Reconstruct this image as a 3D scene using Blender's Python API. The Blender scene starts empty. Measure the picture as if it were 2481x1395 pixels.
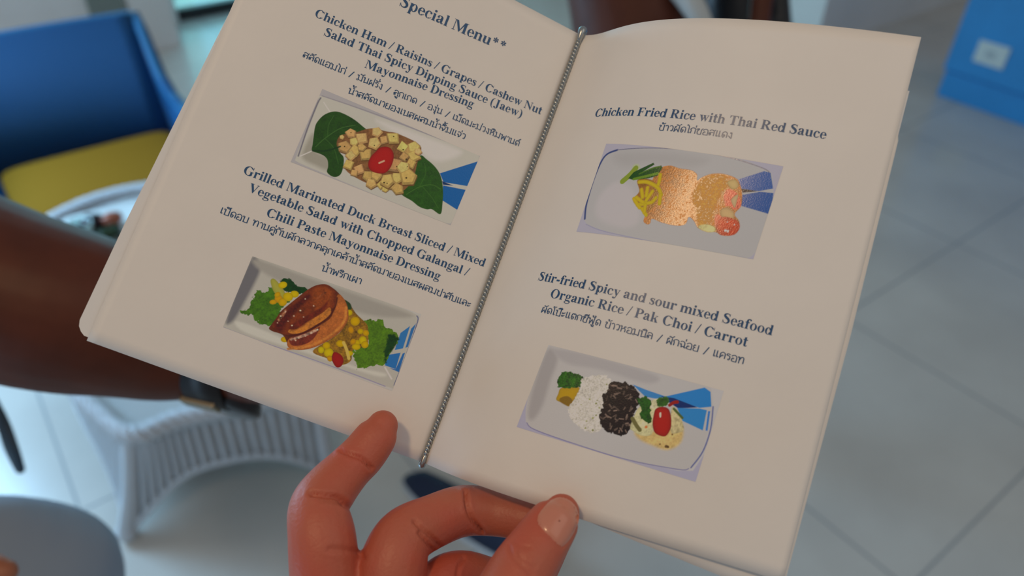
import bpy, bmesh, math, random
import numpy as np
from mathutils import Vector, Matrix, noise
random.seed(4)
rng = np.random.default_rng(4)
scene = bpy.context.scene
col = scene.collection

# ================================================================ camera, sky, lights, exposure
IW, IH, FPX = 2481.0, 1395.0, 1836.14
CR = np.array([[0.79944317, 0.35815369, -0.48230338],
               [-0.60052582, 0.49796793, -0.62561704],
               [0.01610456, 0.7897809, 0.6131776]])      # columns: right, up, back
CP = np.array([0.0, 0.0, 1.6])
cam_data = bpy.data.cameras.new('camera')
cam_data.sensor_width = 36.0
cam_data.lens = FPX / IW * 36.0
cam_data.clip_start = 0.02
cam_data.dof.use_dof = True
cam_data.dof.focus_distance = 0.232
cam_data.dof.aperture_fstop = 8.6
camera = bpy.data.objects.new('camera', cam_data)
m4 = Matrix([list(CR[0]) + [0], list(CR[1]) + [0], list(CR[2]) + [0], [0, 0, 0, 1]])
camera.matrix_world = Matrix.Translation(CP) @ m4
col.objects.link(camera)
scene.camera = camera

world = bpy.data.worlds.new('world'); scene.world = world
world.use_nodes = True
bg = world.node_tree.nodes['Background']
bg.inputs[0].default_value = (0.74, 0.79, 0.85, 1)
bg.inputs[1].default_value = 0.30

def area(name, loc, target, size, power, colour, size_y=None, shape=None):
    d = bpy.data.lights.new(name, 'AREA')
    d.energy = power; d.color = colour; d.size = size
    if size_y: d.shape = 'RECTANGLE'; d.size_y = size_y
    if shape: d.shape = shape
    o = bpy.data.objects.new(name, d); o.location = loc
    o.rotation_euler = (Vector(target) - Vector(loc)).to_track_quat('-Z', 'Y').to_euler()
    col.objects.link(o); return o
# daylight from the glazed side of the room (left), from the glass door at the back, warm ceiling lamps; the low and far cool lights are added fills
area('daylight_side', (-.85, 2.95, 1.25), (-.15, 1.25, 0), .8, 52, (0.36, 0.68, 1.0), .8)
area('daylight_door', (1.9, 4.85, 1.2), (1.2, 2.2, 0.0), 1.2, 9, (0.18, 0.62, 1.0), 2.2)
area('fill_low', (-1.7, .5, .75), (.2, 1.1, .25), .8, 8, (0.40, 0.70, 1.0), .6)  # added weak blue fill for the table apron
area('fill_far', (-2.2, 3.4, 1.8), (.8, 4.6, .5), .9, 24, (0.70, 0.86, 1.0), .9)  # added light to brighten the back wall and pillar
area('ceiling_lamp', (-0.455, -0.05, 2.65), (0.12, 0.13, 1.45), 0.15, 4.7, (1.0, 0.68, 0.38), shape='DISK')
area('ceiling_panel', (0.9, -0.9, 2.9), (0.4, 0.6, 0.6), 1.4, 4, (1.0, 0.88, 0.74))
scene.view_settings.view_transform = 'Standard'
scene.view_settings.look = 'None'
scene.view_settings.gamma = 1.0
scene.view_settings.exposure = -0.09
scene.view_settings.use_curve_mapping = False
try:
    scene.cycles.use_denoising = True
    scene.cycles.max_bounces = 8
    scene.cycles.sample_clamp_indirect = 6.0
except Exception:
    pass

def ray(px, py): return np.array([(px - IW/2)/FPX, -(py - IH/2)/FPX, -1.0])
def atd(px, py, d): return CP + CR @ (ray(px, py) * d)
def atz(px, py, z):
    r = CR @ ray(px, py); return CP + r * ((z - CP[2]) / r[2])

# ================================================================ helpers
def lin(c):
    c = np.asarray(c, float) / 255.0
    return np.where(c <= 0.04045, c/12.92, ((c+0.055)/1.055)**2.4)
def link(nt, a, b): nt.links.new(a, b)
def mat(name, colour, rough=0.5, metal=0.0, spec=0.5, noise_amp=0.0, noise_scale=20.0, bump=0.0, bump_scale=200.0, colour2=None, sss=0.0, coat=0.0):
    m = bpy.data.materials.new(name); m.use_nodes = True
    nt = m.node_tree; b = nt.nodes['Principled BSDF']
    b.inputs['Base Color'].default_value = (*colour, 1)
    b.inputs['Roughness'].default_value = rough
    b.inputs['Metallic'].default_value = metal
    b.inputs['Specular IOR Level'].default_value = spec
    if coat: b.inputs['Coat Weight'].default_value = coat
    if sss:
        b.inputs['Subsurface Weight'].default_value = sss
        b.inputs['Subsurface Radius'].default_value = (1.0, 0.35, 0.2)
        b.inputs['Subsurface Scale'].default_value = 0.004
    tc = nt.nodes.new('ShaderNodeTexCoord')
    if noise_amp or colour2:
        n = nt.nodes.new('ShaderNodeTexNoise'); n.inputs['Scale'].default_value = noise_scale; n.inputs['Detail'].default_value = 5
        link(nt, tc.outputs['Object'], n.inputs['Vector'])
        r = nt.nodes.new('ShaderNodeValToRGB')
        c2 = colour2 if colour2 else tuple(min(1, c*(1+noise_amp)) for c in colour)
        c1 = colour if colour2 else tuple(c*(1-noise_amp) for c in colour)
        r.color_ramp.elements[0].position = .32; r.color_ramp.elements[1].position = .68
        r.color_ramp.elements[0].color = (*c1, 1); r.color_ramp.elements[1].color = (*c2, 1)
        link(nt, n.outputs['Fac'], r.inputs['Fac']); link(nt, r.outputs['Color'], b.inputs['Base Color'])
    if bump:
        n2 = nt.nodes.new('ShaderNodeTexNoise'); n2.inputs['Scale'].default_value = bump_scale; n2.inputs['Detail'].default_value = 4
        link(nt, tc.outputs['Object'], n2.inputs['Vector'])
        bp = nt.nodes.new('ShaderNodeBump'); bp.inputs['Strength'].default_value = bump; bp.inputs['Distance'].default_value = 0.001
        link(nt, n2.outputs['Fac'], bp.inputs['Height']); link(nt, bp.outputs['Normal'], b.inputs['Normal'])
    return m

class MB:
    def __init__(s): s.v = []; s.f = []
    def add(s, v, f):
        o = len(s.v); s.v += [tuple(map(float, p)) for p in v]; s.f += [[i+o for i in q] for q in f]; return s
    def box(s, a, b):
        (x0, y0, z0), (x1, y1, z1) = a, b
        return s.add([(x0,y0,z0),(x1,y0,z0),(x1,y1,z0),(x0,y1,z0),(x0,y0,z1),(x1,y0,z1),(x1,y1,z1),(x0,y1,z1)],
                     [[0,3,2,1],[4,5,6,7],[0,1,5,4],[1,2,6,5],[2,3,7,6],[3,0,4,7]])
    def grid(s, fn, nu, nv, wrap=False):
        v = [fn(i/nu, j/nv) for j in range(nv+1) for i in range(nu + (0 if wrap else 1))]
        w = nu if wrap else nu+1
        f = [[j*w+i, j*w+(i+1) % w, (j+1)*w+(i+1) % w, (j+1)*w+i] for j in range(nv) for i in range(nu)]
        return s.add(v, f)
    def tube(s, pts, rad, n=14, sub=5, caps=True, flat=None, closed=False):
        """round tube through points; rad scalar or list; flat = (axis, factor) squashes the section along an axis"""
        pts = np.array(pts, float)
        rad = np.broadcast_to(np.array(rad, float), (len(pts),))
        a = cr(np.column_stack([pts, rad]), sub, closed) if sub > 1 else np.column_stack([pts, rad])
        P, r = a[:, :3], np.maximum(a[:, 3], 1e-5)
        if caps and not closed:
            d0 = P[0]-P[1]; d0 /= np.linalg.norm(d0); d1 = P[-1]-P[-2]; d1 /= np.linalg.norm(d1)
            h = [(1.0, .0), (.94, .34), (.77, .64), (.5, .866), (.17, .985)]
            A = [(P[0]+d0*r[0]*c, r[0]*math.sqrt(max(0, 1-c*c))) for c in (.985, .87, .64, .34)]
            B = [(P[-1]+d1*r[-1]*c, r[-1]*math.sqrt(max(0, 1-c*c))) for c in (.34, .64, .87, .985)]
            P = np.vstack([[q[0] for q in A], P, [q[0] for q in B]]); r = np.concatenate([[q[1] for q in A], r, [q[1] for q in B]])
        T = (np.roll(P, -1, 0) - np.roll(P, 1, 0)) if closed else np.gradient(P, axis=0)
        T /= np.linalg.norm(T, axis=1)[:, None] + 1e-12
        ref = np.array([0, 0, 1.0]) if abs(T[0][2]) < .9 else np.array([1.0, 0, 0])
        u = np.cross(T[0], ref); u /= np.linalg.norm(u)
        V = []
        for k in range(len(P)):
            u = u - T[k]*(u @ T[k]); u /= np.linalg.norm(u) + 1e-12
            w = np.cross(T[k], u)
            for i in range(n):
                t = 2*math.pi*i/n; off = r[k]*(u*math.cos(t) + w*math.sin(t))
                if flat is not None:
                    ax = np.array(flat[0], float); off = off - ax*(off @ ax)*(1-flat[1])
                V.append(P[k]+off)
        m = len(P); F = []
        for k in range(m if closed else m-1):
            k2 = (k+1) % m
            for i in range(n):
                F.append([k*n+i, k*n+(i+1) % n, k2*n+(i+1) % n, k2*n+i])
        if not closed:
            F.append(list(range(n))[::-1]); F.append([(m-1)*n+i for i in range(n)])
        return s.add(V, F)
    def ball(s, c, r, n=14, m=9):
        r = np.broadcast_to(np.array(r, float), (3,)); c = np.array(c, float)
        return s.grid(lambda a, b: c + r*np.array([math.sin(math.pi*(.001+.998*b))*math.cos(2*math.pi*a), math.sin(math.pi*(.001+.998*b))*math.sin(2*math.pi*a), math.cos(math.pi*b)]), n, m, True)
    def scaled(s, k):
        s.v = [(x*k, y*k, z*k) for x, y, z in s.v]; return s
    def mesh(s, name, smooth=True):
        me = bpy.data.meshes.new(name); me.from_pydata(s.v, [], s.f)
        if smooth: me.polygons.foreach_set('use_smooth', [True]*len(me.polygons))
        me.update(); return me
    def build(s, name, m, parent=None, smooth=True, bevel=0.0):
        o = bpy.data.objects.new(name, s.mesh(name, smooth)); col.objects.link(o)
        if m: o.data.materials.append(m)
        if bevel:
            md = o.modifiers.new('bevel', 'BEVEL'); md.width = bevel; md.segments = 3; md.limit_method = 'ANGLE'
        if parent: attach(o, parent)
        return o
def wloc(o):
    v = Vector(o.location)
    if o.parent: v = wloc(o.parent) + o.matrix_parent_inverse.to_translation() + v
    return v
def attach(o, parent):
    o.parent = parent; o.matrix_parent_inverse = Matrix.Translation(-wloc(parent))
def tag(o, label=None, cat=None, group=None, kind=None):
    if label: o['label'] = label
    if cat: o['category'] = cat
    if group: o['group'] = group
    if kind: o['kind'] = kind
    return o
def empty(name, loc, label, cat, group=None):
    o = bpy.data.objects.new(name, None); o.location = [float(c) for c in loc]; o.empty_display_size = .05
    col.objects.link(o); return tag(o, label, cat, group)
def fused(name, mb, voxel, m, parent=None, smooth=6, post=None):
    """joins overlapping closed tubes into one continuous skin"""
    me = mb.mesh(name + '_raw'); o = bpy.data.objects.new(name, me); col.objects.link(o)
    r = o.modifiers.new('r', 'REMESH'); r.mode = 'VOXEL'; r.voxel_size = voxel
    if smooth:
        sm = o.modifiers.new('s', 'SMOOTH'); sm.factor = .5; sm.iterations = smooth
    dg = bpy.context.evaluated_depsgraph_get(); dg.update()
    nm = bpy.data.meshes.new_from_object(o.evaluated_get(dg), depsgraph=dg)
    o.modifiers.clear(); o.data = nm; nm.name = name; bpy.data.meshes.remove(me)
    if post: post(nm)
    nm.polygons.foreach_set('use_smooth', [True]*len(nm.polygons))
    nm.materials.clear(); nm.materials.append(m)
    if parent: attach(o, parent)
    return o
# ---------------------------------------------------------------- lettering
def cr(pts, n=6, closed=False):
    """Catmull-Rom through points of any dimension"""
    p = np.array(pts, float); m = len(p); out = []
    rng_ = range(m if closed else m - 1)
    for i in rng_:
        if closed:
            a, b, c, d = p[(i-1) % m], p[i], p[(i+1) % m], p[(i+2) % m]
        else:
            a, b, c, d = p[max(i-1, 0)], p[i], p[i+1], p[min(i+2, m-1)]
        for k in range(n):
            t = k / n
            out.append(.5*((2*b) + (c-a)*t + (2*a-5*b+4*c-d)*t*t + (3*b-a-3*c+d)*t**3))
    if not closed: out.append(p[-1])
    return np.array(out)

def ribbon(pts, w, closed=False):
    p = np.array(pts, float)[:, :2]; w = np.broadcast_to(np.array(w, float), (len(p),))
    d = (np.roll(p, -1, 0) - np.roll(p, 1, 0)) if closed else np.gradient(p, axis=0)
    nl = np.hypot(d[:, 0], d[:, 1]) + 1e-9
    nn = np.stack([-d[:, 1]/nl, d[:, 0]/nl], 1) * (w[:, None]/2)
    L, Rr = p + nn, p - nn
    q = []; m = len(p)
    for i in range(m if closed else m-1):
        j = (i+1) % m
        q.append([L[i], L[j], Rr[j], Rr[i]])
    return q

def R_(x0, y0, x1, y1): return [[(x0, y0), (x1, y0), (x1, y1), (x0, y1)]]
def P_(*p): return [list(p)]
def S_(*p, n=6):
    a = cr(p, n); return ribbon(a[:, :2], a[:, 2])
def D_(x, y, r, ry=None):
    ry = ry or r
    return [[(x + r*math.cos(t*math.pi/8), y + ry*math.sin(t*math.pi/8)) for t in range(16)]]
def E_(x, y, rx, ry, wx, wy, a0=0, a1=360, n=28):
    q = []; prev = None
    for i in range(n+1):
        t = math.radians(a0 + (a1-a0)*i/n); c, s = math.cos(t), math.sin(t)
        o = (x+rx*c, y+ry*s); k = (x+(rx-wx)*c, y+(ry-wy)*s)
        if prev: q.append([prev[0], o, k, prev[1]])
        prev = (o, k)
    return q
def SF(x0, x1, y, s0, s1, up=1, h=20, b=26):
    """slab serif x0..x1 at y with bracket to the stem s0..s1"""
    return R_(x0, y, x1, y+up*h) + P_((x0+8, y+up*h), (x1-8, y+up*h), (s1, y+up*(h+b)), (s0, y+up*(h+b)))
def FL(x, s0, s1, y):
    """flag serif at the top left of a lower-case stem"""
    return P_((x, y-32), (x, y-14), (s1, y), (s1, y-60), (s0, y-60), (s0, y-40))
def stem(s0, s1, y0, y1, sl, sr):
    return R_(s0, y0, s1, y1) + SF(sl, sr, y0, s0, s1)
def cstem(s0, s1, sl, sr, h=676):
    return R_(s0, 0, s1, h) + SF(sl, sr, 0, s0, s1) + SF(sl, sr, h, s0, s1, -1)
ARCH = lambda a, b, y=330: S_((a, 360, 30), (a+40, 415, 44), (a+95, 440, 62), (b-60, 420, 110), (b, y+20, 138), (b, y-60, 138))
def _bowl(x, y=230): return E_(x, y, 200, 243, 122, 36)
G_ = {
 'i': (278, lambda: stem(66, 203, 0, 461, 16, 255) + FL(16, 66, 203, 461) + D_(134, 610, 76)),
 'l': (278, lambda: stem(66, 203, 0, 676, 16, 255) + FL(16, 66, 203, 676)),
 'h': (556, lambda: stem(64, 200, 0, 676, 15, 246) + FL(15, 64, 200, 676) + ARCH(195, 420) + stem(351, 488, 0, 330, 306, 534)),
 'n': (556, lambda: stem(65, 203, 0, 461, 18, 248) + FL(21, 65, 203, 461) + ARCH(198, 424) + stem(355, 492, 0, 330, 310, 539)),
 'm': (833, lambda: stem(62, 200, 0, 461, 16, 245) + FL(16, 62, 200, 461) + ARCH(195, 415) + stem(346, 484, 0, 330, 302, 528) + ARCH(478, 699) + stem(630, 768, 0, 330, 586, 814)),
 'u': (556, lambda: R_(65, 130, 203, 461) + FL(16, 65, 203, 461) + S_((134, 180, 138), (136, 110, 138), (170, 50, 96), (240, 24, 62), (310, 55, 40), (360, 95, 34)) + R_(352, 0, 490, 461) + FL(302, 352, 490, 461) + P_((352, 60), (352, -2), (490, 8), (537, 20), (537, 38), (490, 50))),
 'r': (444, lambda: stem(70, 208, 0, 461, 22, 268) + FL(25, 70, 208, 461) + S_((205, 350, 30), (260, 415, 50), (330, 430, 84), (380, 410, 100)) + D_(365, 402, 68)),
 'a': (500, lambda: D_(108, 358, 64) + S_((75, 385, 44), (130, 440, 50), (220, 452, 44), (300, 430, 84), (333, 360, 135), (333, 200, 135), (336, 90, 130)) + S_((336, 275, 30), (230, 240, 50), (125, 185, 90), (95, 105, 132), (140, 50, 110), (210, 45, 70), (280, 90, 36)) + S_((336, 110, 120), (360, 40, 84), (410, 25, 56), (480, 62, 24))),
 'e': (444, lambda: E_(232, 230, 207, 243, 122, 36, 0, 318) + P_((110, 240), (440, 240), (436, 274), (110, 274)) + S_((390, 78, 56), (412, 92, 36), (428, 115, 22)) + R_(330, 240, 438, 262)),
 'c': (444, lambda: E_(238, 230, 213, 243, 126, 38, 48, 312) + D_(358, 372, 62) + S_((372, 60, 60), (404, 90, 32), (428, 118, 20))),
 'o': (500, lambda: E_(250, 230, 225, 243, 128, 30)),
 'd': (556, lambda: E_(225, 230, 200, 243, 124, 34, 20, 340) + R_(344, 0, 480, 676) + FL(296, 344, 480, 676) + P_((344, 60), (344, -2), (480, 8), (534, 20), (534, 38), (480, 50)) + S_((350, 390, 30), (300, 440, 36), (240, 455, 34)) + S_((350, 75, 34), (300, 25, 40), (240, 5, 36))),
 'b': (556, lambda: E_(320, 230, 200, 243, 124, 34, -160, 160) + R_(66, 10, 202, 676) + FL(17, 66, 202, 676) + S_((196, 390, 30), (250, 440, 36), (310, 455, 34)) + S_((196, 60, 34), (250, 20, 40), (310, 3, 36))),
 'p': (556, lambda: E_(322, 230, 202, 243, 124, 34, -160, 160) + R_(68, -205, 206, 461) + SF(19, 258, -205, 68, 206) + FL(21, 68, 206, 461) + S_((200, 380, 30), (250, 435, 40), (315, 455, 36)) + S_((200, 70, 34), (250, 22, 40), (315, 3, 36))),
 'g': (500, lambda: E_(235, 312, 180, 162, 112, 32) + R_(330, 396, 486, 446) + S_((150, 170, 40), (92, 110, 60), (110, 50, 84), (220, 28, 96), (370, 8, 96), (430, -50, 84), (400, -140, 46), (240, -186, 40), (90, -160, 52), (52, -100, 62), (100, -40, 44), (170, -5, 40))),
 's': (389, lambda: S_((326, 330, 20), (290, 405, 40), (200, 446, 48), (105, 410, 84), (90, 340, 112), (170, 270, 126), (275, 200, 126), (305, 110, 112), (270, 45, 80), (180, 12, 48), (95, 45, 40), (48, 140, 20)) + R_(318, 318, 340, 460) + R_(34, -8, 54, 152)),
 't': (333, lambda: R_(82, 80, 220, 600) + P_((20, 405), (82, 461), (82, 405)) + P_((30, 400), (200, 630), (220, 630), (220, 400)) + R_(24, 405, 308, 461) + S_((151, 120, 138), (160, 50, 112), (215, 28, 76), (280, 45, 44), (326, 90, 20))),
 'f': (333, lambda: stem(75, 212, 0, 520, 20, 275) + R_(14, 405, 300, 461) + S_((143, 500, 137), (155, 590, 110), (220, 655, 62), (290, 668, 46), (345, 640, 60)) + D_(335, 618, 56)),
 'k': (556, lambda: stem(66, 203, 0, 676, 16, 245) + FL(16, 66, 203, 676) + P_((195, 225), (425, 441), (470, 441), (195, 180)) + R_(300, 441, 500, 461) + P_((250, 275), (330, 350), (500, 40), (345, 40)) + R_(300, 0, 543, 20) + P_((345, 40), (500, 40), (520, 20), (345, 20))),
 'w': (722, lambda: P_((60, 445), (205, 445), (310, 130), (250, -14)) + P_((250, -14), (275, -14), (398, 330), (370, 380)) + P_((300, 445), (440, 445), (555, 130), (492, -14)) + P_((492, -14), (515, -14), (668, 445), (625, 445)) + R_(20, 440, 250, 461) + R_(285, 440, 485, 461) + R_(555, 440, 707, 461)),
 'y': (500, lambda: P_((50, 445), (200, 445), (320, 120), (255, -15)) + P_((235, -60), (272, -80), (446, 445), (402, 445)) + R_(16, 440, 246, 461) + R_(320, 440, 484, 461) + S_((262, -40, 44), (215, -140, 60), (140, -172, 66), (92, -150, 70)) + D_(90, -138, 62)),
 'x': (500, lambda: P_((35, 441), (205, 441), (460, 20), (290, 20)) + P_((60, 20), (108, 20), (240, 205), (210, 230)) + P_((270, 265), (300, 235), (440, 441), (395, 441)) + R_(14, 440, 250, 461) + R_(310, 440, 484, 461) + R_(12, 0, 170, 20) + R_(235, 0, 486, 20)),
 'C': (722, lambda: E_(382, 336, 333, 355, 165, 40, 38, 322) + R_(640, 470, 664, 691) + S_((625, 560, 30), (648, 520, 26), (656, 470, 24)) + S_((640, 118, 40), (664, 140, 30), (686, 170, 20))),
 'G': (778, lambda: E_(390, 336, 353, 355, 165, 40, 40, 310) + R_(650, 470, 674, 691) + S_((640, 560, 30), (660, 520, 26), (668, 470, 24)) + R_(525, 30, 672, 310) + R_(455, 305, 755, 326) + S_((600, 40, 60), (560, 12, 50), (480, -2, 42))),
 'O': (778, lambda: E_(389, 336, 354, 355, 165, 36)),
 'H': (778, lambda: cstem(98, 252, 21, 330) + cstem(526, 680, 448, 757) + R_(250, 318, 530, 362)),
 'R': (722, lambda: cstem(98, 252, 26, 330) + E_(330, 500, 270, 176, 155, 38, -90, 90) + R_(245, 638, 335, 676) + R_(245, 324, 335, 362) + P_((270, 335), (430, 335), (655, 20), (480, 20)) + R_(470, 0, 715, 20) + P_((480, 20), (655, 20), (700, 20), (655, 36))),
 'P': (611, lambda: cstem(98, 252, 16, 330) + E_(310, 490, 285, 186, 155, 38, -90, 90) + R_(245, 638, 315, 676) + R_(245, 304, 315, 342)),
 'B': (667, lambda: cstem(98, 252, 16, 300, 676) + E_(325, 512, 240, 164, 150, 36, -90, 90) + E_(325, 184, 290, 184, 155, 38, -90, 90) + R_(200, 640, 330, 676) + R_(200, 332, 330, 368) + R_(200, 0, 330, 38)),
 'D': (722, lambda: cstem(98, 252, 14, 300, 676) + E_(330, 338, 358, 338, 162, 40, -90, 90) + R_(200, 636, 335, 676) + R_(200, 0, 335, 40)),
 'F': (611, lambda: cstem(98, 252, 16, 330) + R_(245, 636, 570, 676) + P_((570, 676), (583, 500), (560, 500), (480, 636)) + R_(245, 322, 420, 362) + P_((400, 362), (420, 440), (440, 440), (440, 240), (420, 240), (400, 322))),
 'T': (667, lambda: R_(255, 0, 412, 676) + SF(160, 507, 0, 255, 412) + R_(38, 636, 630, 676) + P_((38, 676), (31, 500), (55, 500), (130, 636)) + P_((630, 676), (636, 500), (612, 500), (537, 636))),
 'M': (944, lambda: R_(92, 0, 130, 676) + SF(14, 220, 0, 92, 130) + P_((14, 676), (270, 676), (520, 130), (440, 0), (130, 660)) + R_(14, 656, 200, 676) + P_((440, 0), (480, 0), (745, 600), (745, 676), (690, 676)) + R_(695, 0, 848, 676) + SF(622, 921, 0, 695, 848) + R_(690, 656, 921, 676)),
 'N': (722, lambda: R_(96, 0, 134, 660) + SF(16, 212, 0, 96, 134) + P_((16, 676), (210, 676), (612, 160), (612, -16), (590, -16), (96, 600)) + R_(16, 656, 190, 676) + R_(575, 0, 613, 676) + SF(496, 701, 676, 575, 613, -1)),
 'S': (556, lambda: S_((452, 520, 22), (410, 620, 48), (290, 662, 56), (150, 610, 104), (120, 510, 136), (230, 410, 160), (380, 310, 160), (440, 190, 142), (390, 70, 104), (260, 14, 56), (130, 60, 48), (60, 190, 22)) + R_(442, 490, 466, 690) + R_(42, -16, 66, 220)),
 'V': (722, lambda: P_((75, 660), (245, 660), (440, 190), (370, -16)) + P_((370, -16), (400, -16), (640, 660), (592, 660)) + R_(16, 656, 310, 676) + R_(505, 656, 705, 676)),
 'J': (500, lambda: R_(215, 90, 370, 676) + SF(135, 450, 676, 215, 370, -1) + S_((292, 120, 155), (286, 20, 120), (230, -60, 70), (140, -78, 60), (75, -30, 80)) + D_(78, -5, 72)),
 '(': (333, lambda: S_((300, 690, 18), (170, 580, 66), (105, 420, 108), (92, 260, 120), (105, 100, 108), (170, -60, 66), (300, -165, 18))),
 ')': (333, lambda: S_((33, 690, 18), (163, 580, 66), (228, 420, 108), (241, 260, 120), (228, 100, 108), (163, -60, 66), (33, -165, 18))),
 '/': (278, lambda: P_((-20, -19), (40, -19), (300, 691), (240, 691))),
 '-': (333, lambda: R_(44, 170, 290, 290)),
 '*': (500, lambda: sum([S_((250+26*math.cos(a), 470+26*math.sin(a), 30), (250+120*math.cos(a), 470+120*math.sin(a), 84), (250+175*math.cos(a), 470+175*math.sin(a), 44)) for a in [math.pi/2+k*math.pi/3 for k in range(6)]], []) ),
 ' ': (250, lambda: []),
}
# Thai: monoline strokes with head loops, consonant height 100
TW = 12
def tl(*p): a = cr(p, 5); return ribbon(a, TW)
def tp(*p):
    q = []
    for a, b in zip(p[:-1], p[1:]):
        a, b = np.array(a, float), np.array(b, float); d = (b-a)/np.hypot(*(b-a))*TW*.42
        q += ribbon([a-d, b+d], TW)
    return q
def lo(x, y, r=9): return ribbon([(x+r*math.cos(t*math.pi/6), y+r*math.sin(t*math.pi/6)) for t in range(12)], TW*.66, True)
def _arch(x0, x1): return tl((x0, 58), (x0+4, 82), ((x0+x1)/2, 100), (x1-4, 84), (x1, 60), (x1, 0))
def _so(tail): return lo(16, 14) + tl((25, 16), (22, 40), (6, 28), (8, 50), (34, 58), (60, 52)) + tl((8, 78), (16, 96), (34, 101), (54, 90), (60, 66), (60, 0)) + (tl((72, 108), (62, 92), (52, 88)) if tail else [])
def _oang(tail): return lo(22, 46) + tl((13, 46), (10, 28), (10, 8), (22, 0)) + tp((20, 0), (60, 0)) + tl((60, 0), (60, 62), (54, 88), (34, 100), (14, 90), (6, 74)) + (tl((74, 110), (62, 96), (52, 92)) if tail else [])
TH = {
 'ก': (72, lambda: tl((12, 0), (12, 56), (4, 66), (10, 88), (34, 101), (58, 86), (61, 60), (61, 0))),
 'ข': (72, lambda: lo(12, 88) + tl((20, 92), (22, 72), (12, 58), (14, 20), (22, 1), (46, 0), (60, 6)) + tp((60, 0), (60, 102))),
 'ซ': (74, lambda: lo(10, 84) + tl((18, 90), (24, 98), (32, 84), (20, 66), (14, 50), (16, 16), (26, 0), (58, 0)) + tp((58, 0), (58, 70)) + tl((58, 66), (60, 84), (74, 106))),
 'ค': (74, lambda: tp((11, 0), (11, 60)) + _arch(11, 63) + lo(34, 48) + tl((28, 40), (18, 26), (11, 6))),
 'ด': (74, lambda: tp((11, 22), (11, 60)) + _arch(11, 63) + lo(30, 40) + tl((38, 36), (34, 14), (22, 0), (11, 24))),
 'ต': (74, lambda: tl((11, 22), (11, 62), (16, 88), (28, 100), (37, 88), (46, 100), (60, 86), (63, 60), (63, 0)) + lo(30, 40) + tl((38, 36), (34, 14), (22, 0), (11, 24))),
 'ง': (58, lambda: lo(30, 90) + tp((39, 92), (44, 0)) + tl((46, 0), (34, 4), (20, 24), (4, 38))),
 'จ': (66, lambda: lo(16, 46) + tl((25, 44), (28, 20), (30, 0), (44, 24), (54, 60), (46, 90), (26, 101), (6, 86))),
 'ฉ': (76, lambda: lo(14, 52) + tl((22, 46), (24, 16), (26, 0)) + lo(64, 8) + tl((24, 2), (44, 22), (58, 8)) + tl((56, 6), (58, 64), (50, 90), (28, 101), (6, 86))),
 'ท': (76, lambda: lo(9, 90) + tp((18, 92), (18, 0)) + tl((18, 40), (34, 90), (50, 101), (62, 88), (64, 60), (64, 0))),
 'น': (78, lambda: lo(9, 90) + tp((18, 92), (18, 0), (54, 12)) + lo(64, 10) + tp((62, 18), (62, 100))),
 'บ': (78, lambda: lo(9, 90) + tp((18, 92), (18, 0), (64, 0), (64, 100))),
 'ป': (78, lambda: lo(9, 90) + tp((18, 92), (18, 0), (64, 0), (64, 146))),
 'ผ': (78, lambda: lo(22, 88) + tp((13, 88), (11, 0), (36, 52), (62, 0), (62, 100))),
 'ฝ': (78, lambda: lo(22, 88) + tp((13, 88), (11, 0), (36, 52), (62, 0), (62, 146))),
 'พ': (86, lambda: lo(9, 90) + tp((18, 92), (22, 0), (44, 76), (66, 0), (72, 100))),
 'ฟ': (86, lambda: lo(9, 90) + tp((18, 92), (22, 0), (44, 76), (66, 0), (72, 146))),
 'ม': (86, lambda: lo(10, 90) + tp((20, 92), (24, 14)) + lo(14, 6, 11) + tl((24, 10), (40, 12), (68, 4)) + tp((70, 0), (70, 102))),
 'ย': (76, lambda: lo(20, 90) + tl((12, 86), (8, 66), (22, 52), (30, 52), (14, 44), (10, 20), (18, 2), (34, 0), (62, 2)) + tp((62, 0), (62, 100))),
 'ร': (56, lambda: lo(32, 10) + tl((41, 12), (44, 44), (36, 66), (10, 72), (8, 88), (24, 98), (46, 90))),
 'ล': (72, lambda: _so(False)), 'ส': (76, lambda: _so(True)),
 'ว': (58, lambda: lo(36, 10) + tl((45, 12), (48, 56), (42, 88), (24, 101), (6, 86))),
 'ห': (78, lambda: lo(9, 90) + tp((18, 92), (18, 0)) + tl((18, 40), (36, 56), (50, 80)) + lo(56, 88) + tl((44, 70), (58, 52), (62, 30), (62, 0))),
 'อ': (72, lambda: _oang(False)), 'ฮ': (76, lambda: _oang(True)),
 'ะ': (54, lambda: lo(14, 66, 8) + tl((8, 60), (14, 54), (30, 62), (44, 82)) + lo(14, 22, 8) + tl((8, 16), (14, 10), (30, 18), (44, 38))),
 'า': (50, lambda: tl((5, 82), (20, 100), (36, 86), (40, 60), (40, 0))),
 'เ': (38, lambda: tp((13, 100), (13, 14)) + lo(20, 9)),
 'แ': (70, lambda: tp((13, 100), (13, 14)) + lo(20, 9) + tp((45, 100), (45, 14)) + lo(52, 9)),
 'โ': (46, lambda: lo(28, 9) + tp((21, 12), (21, 112)) + tl((21, 110), (6, 124), (4, 142), (22, 138), (44, 146))),
 'ไ': (44, lambda: lo(32, 9) + tp((25, 12), (25, 112)) + tl((25, 110), (12, 138), (2, 146), (-2, 132))),
 '/': (60, lambda: tp((10, -10), (50, 112))),
 ' ': (46, lambda: []),
}
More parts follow.
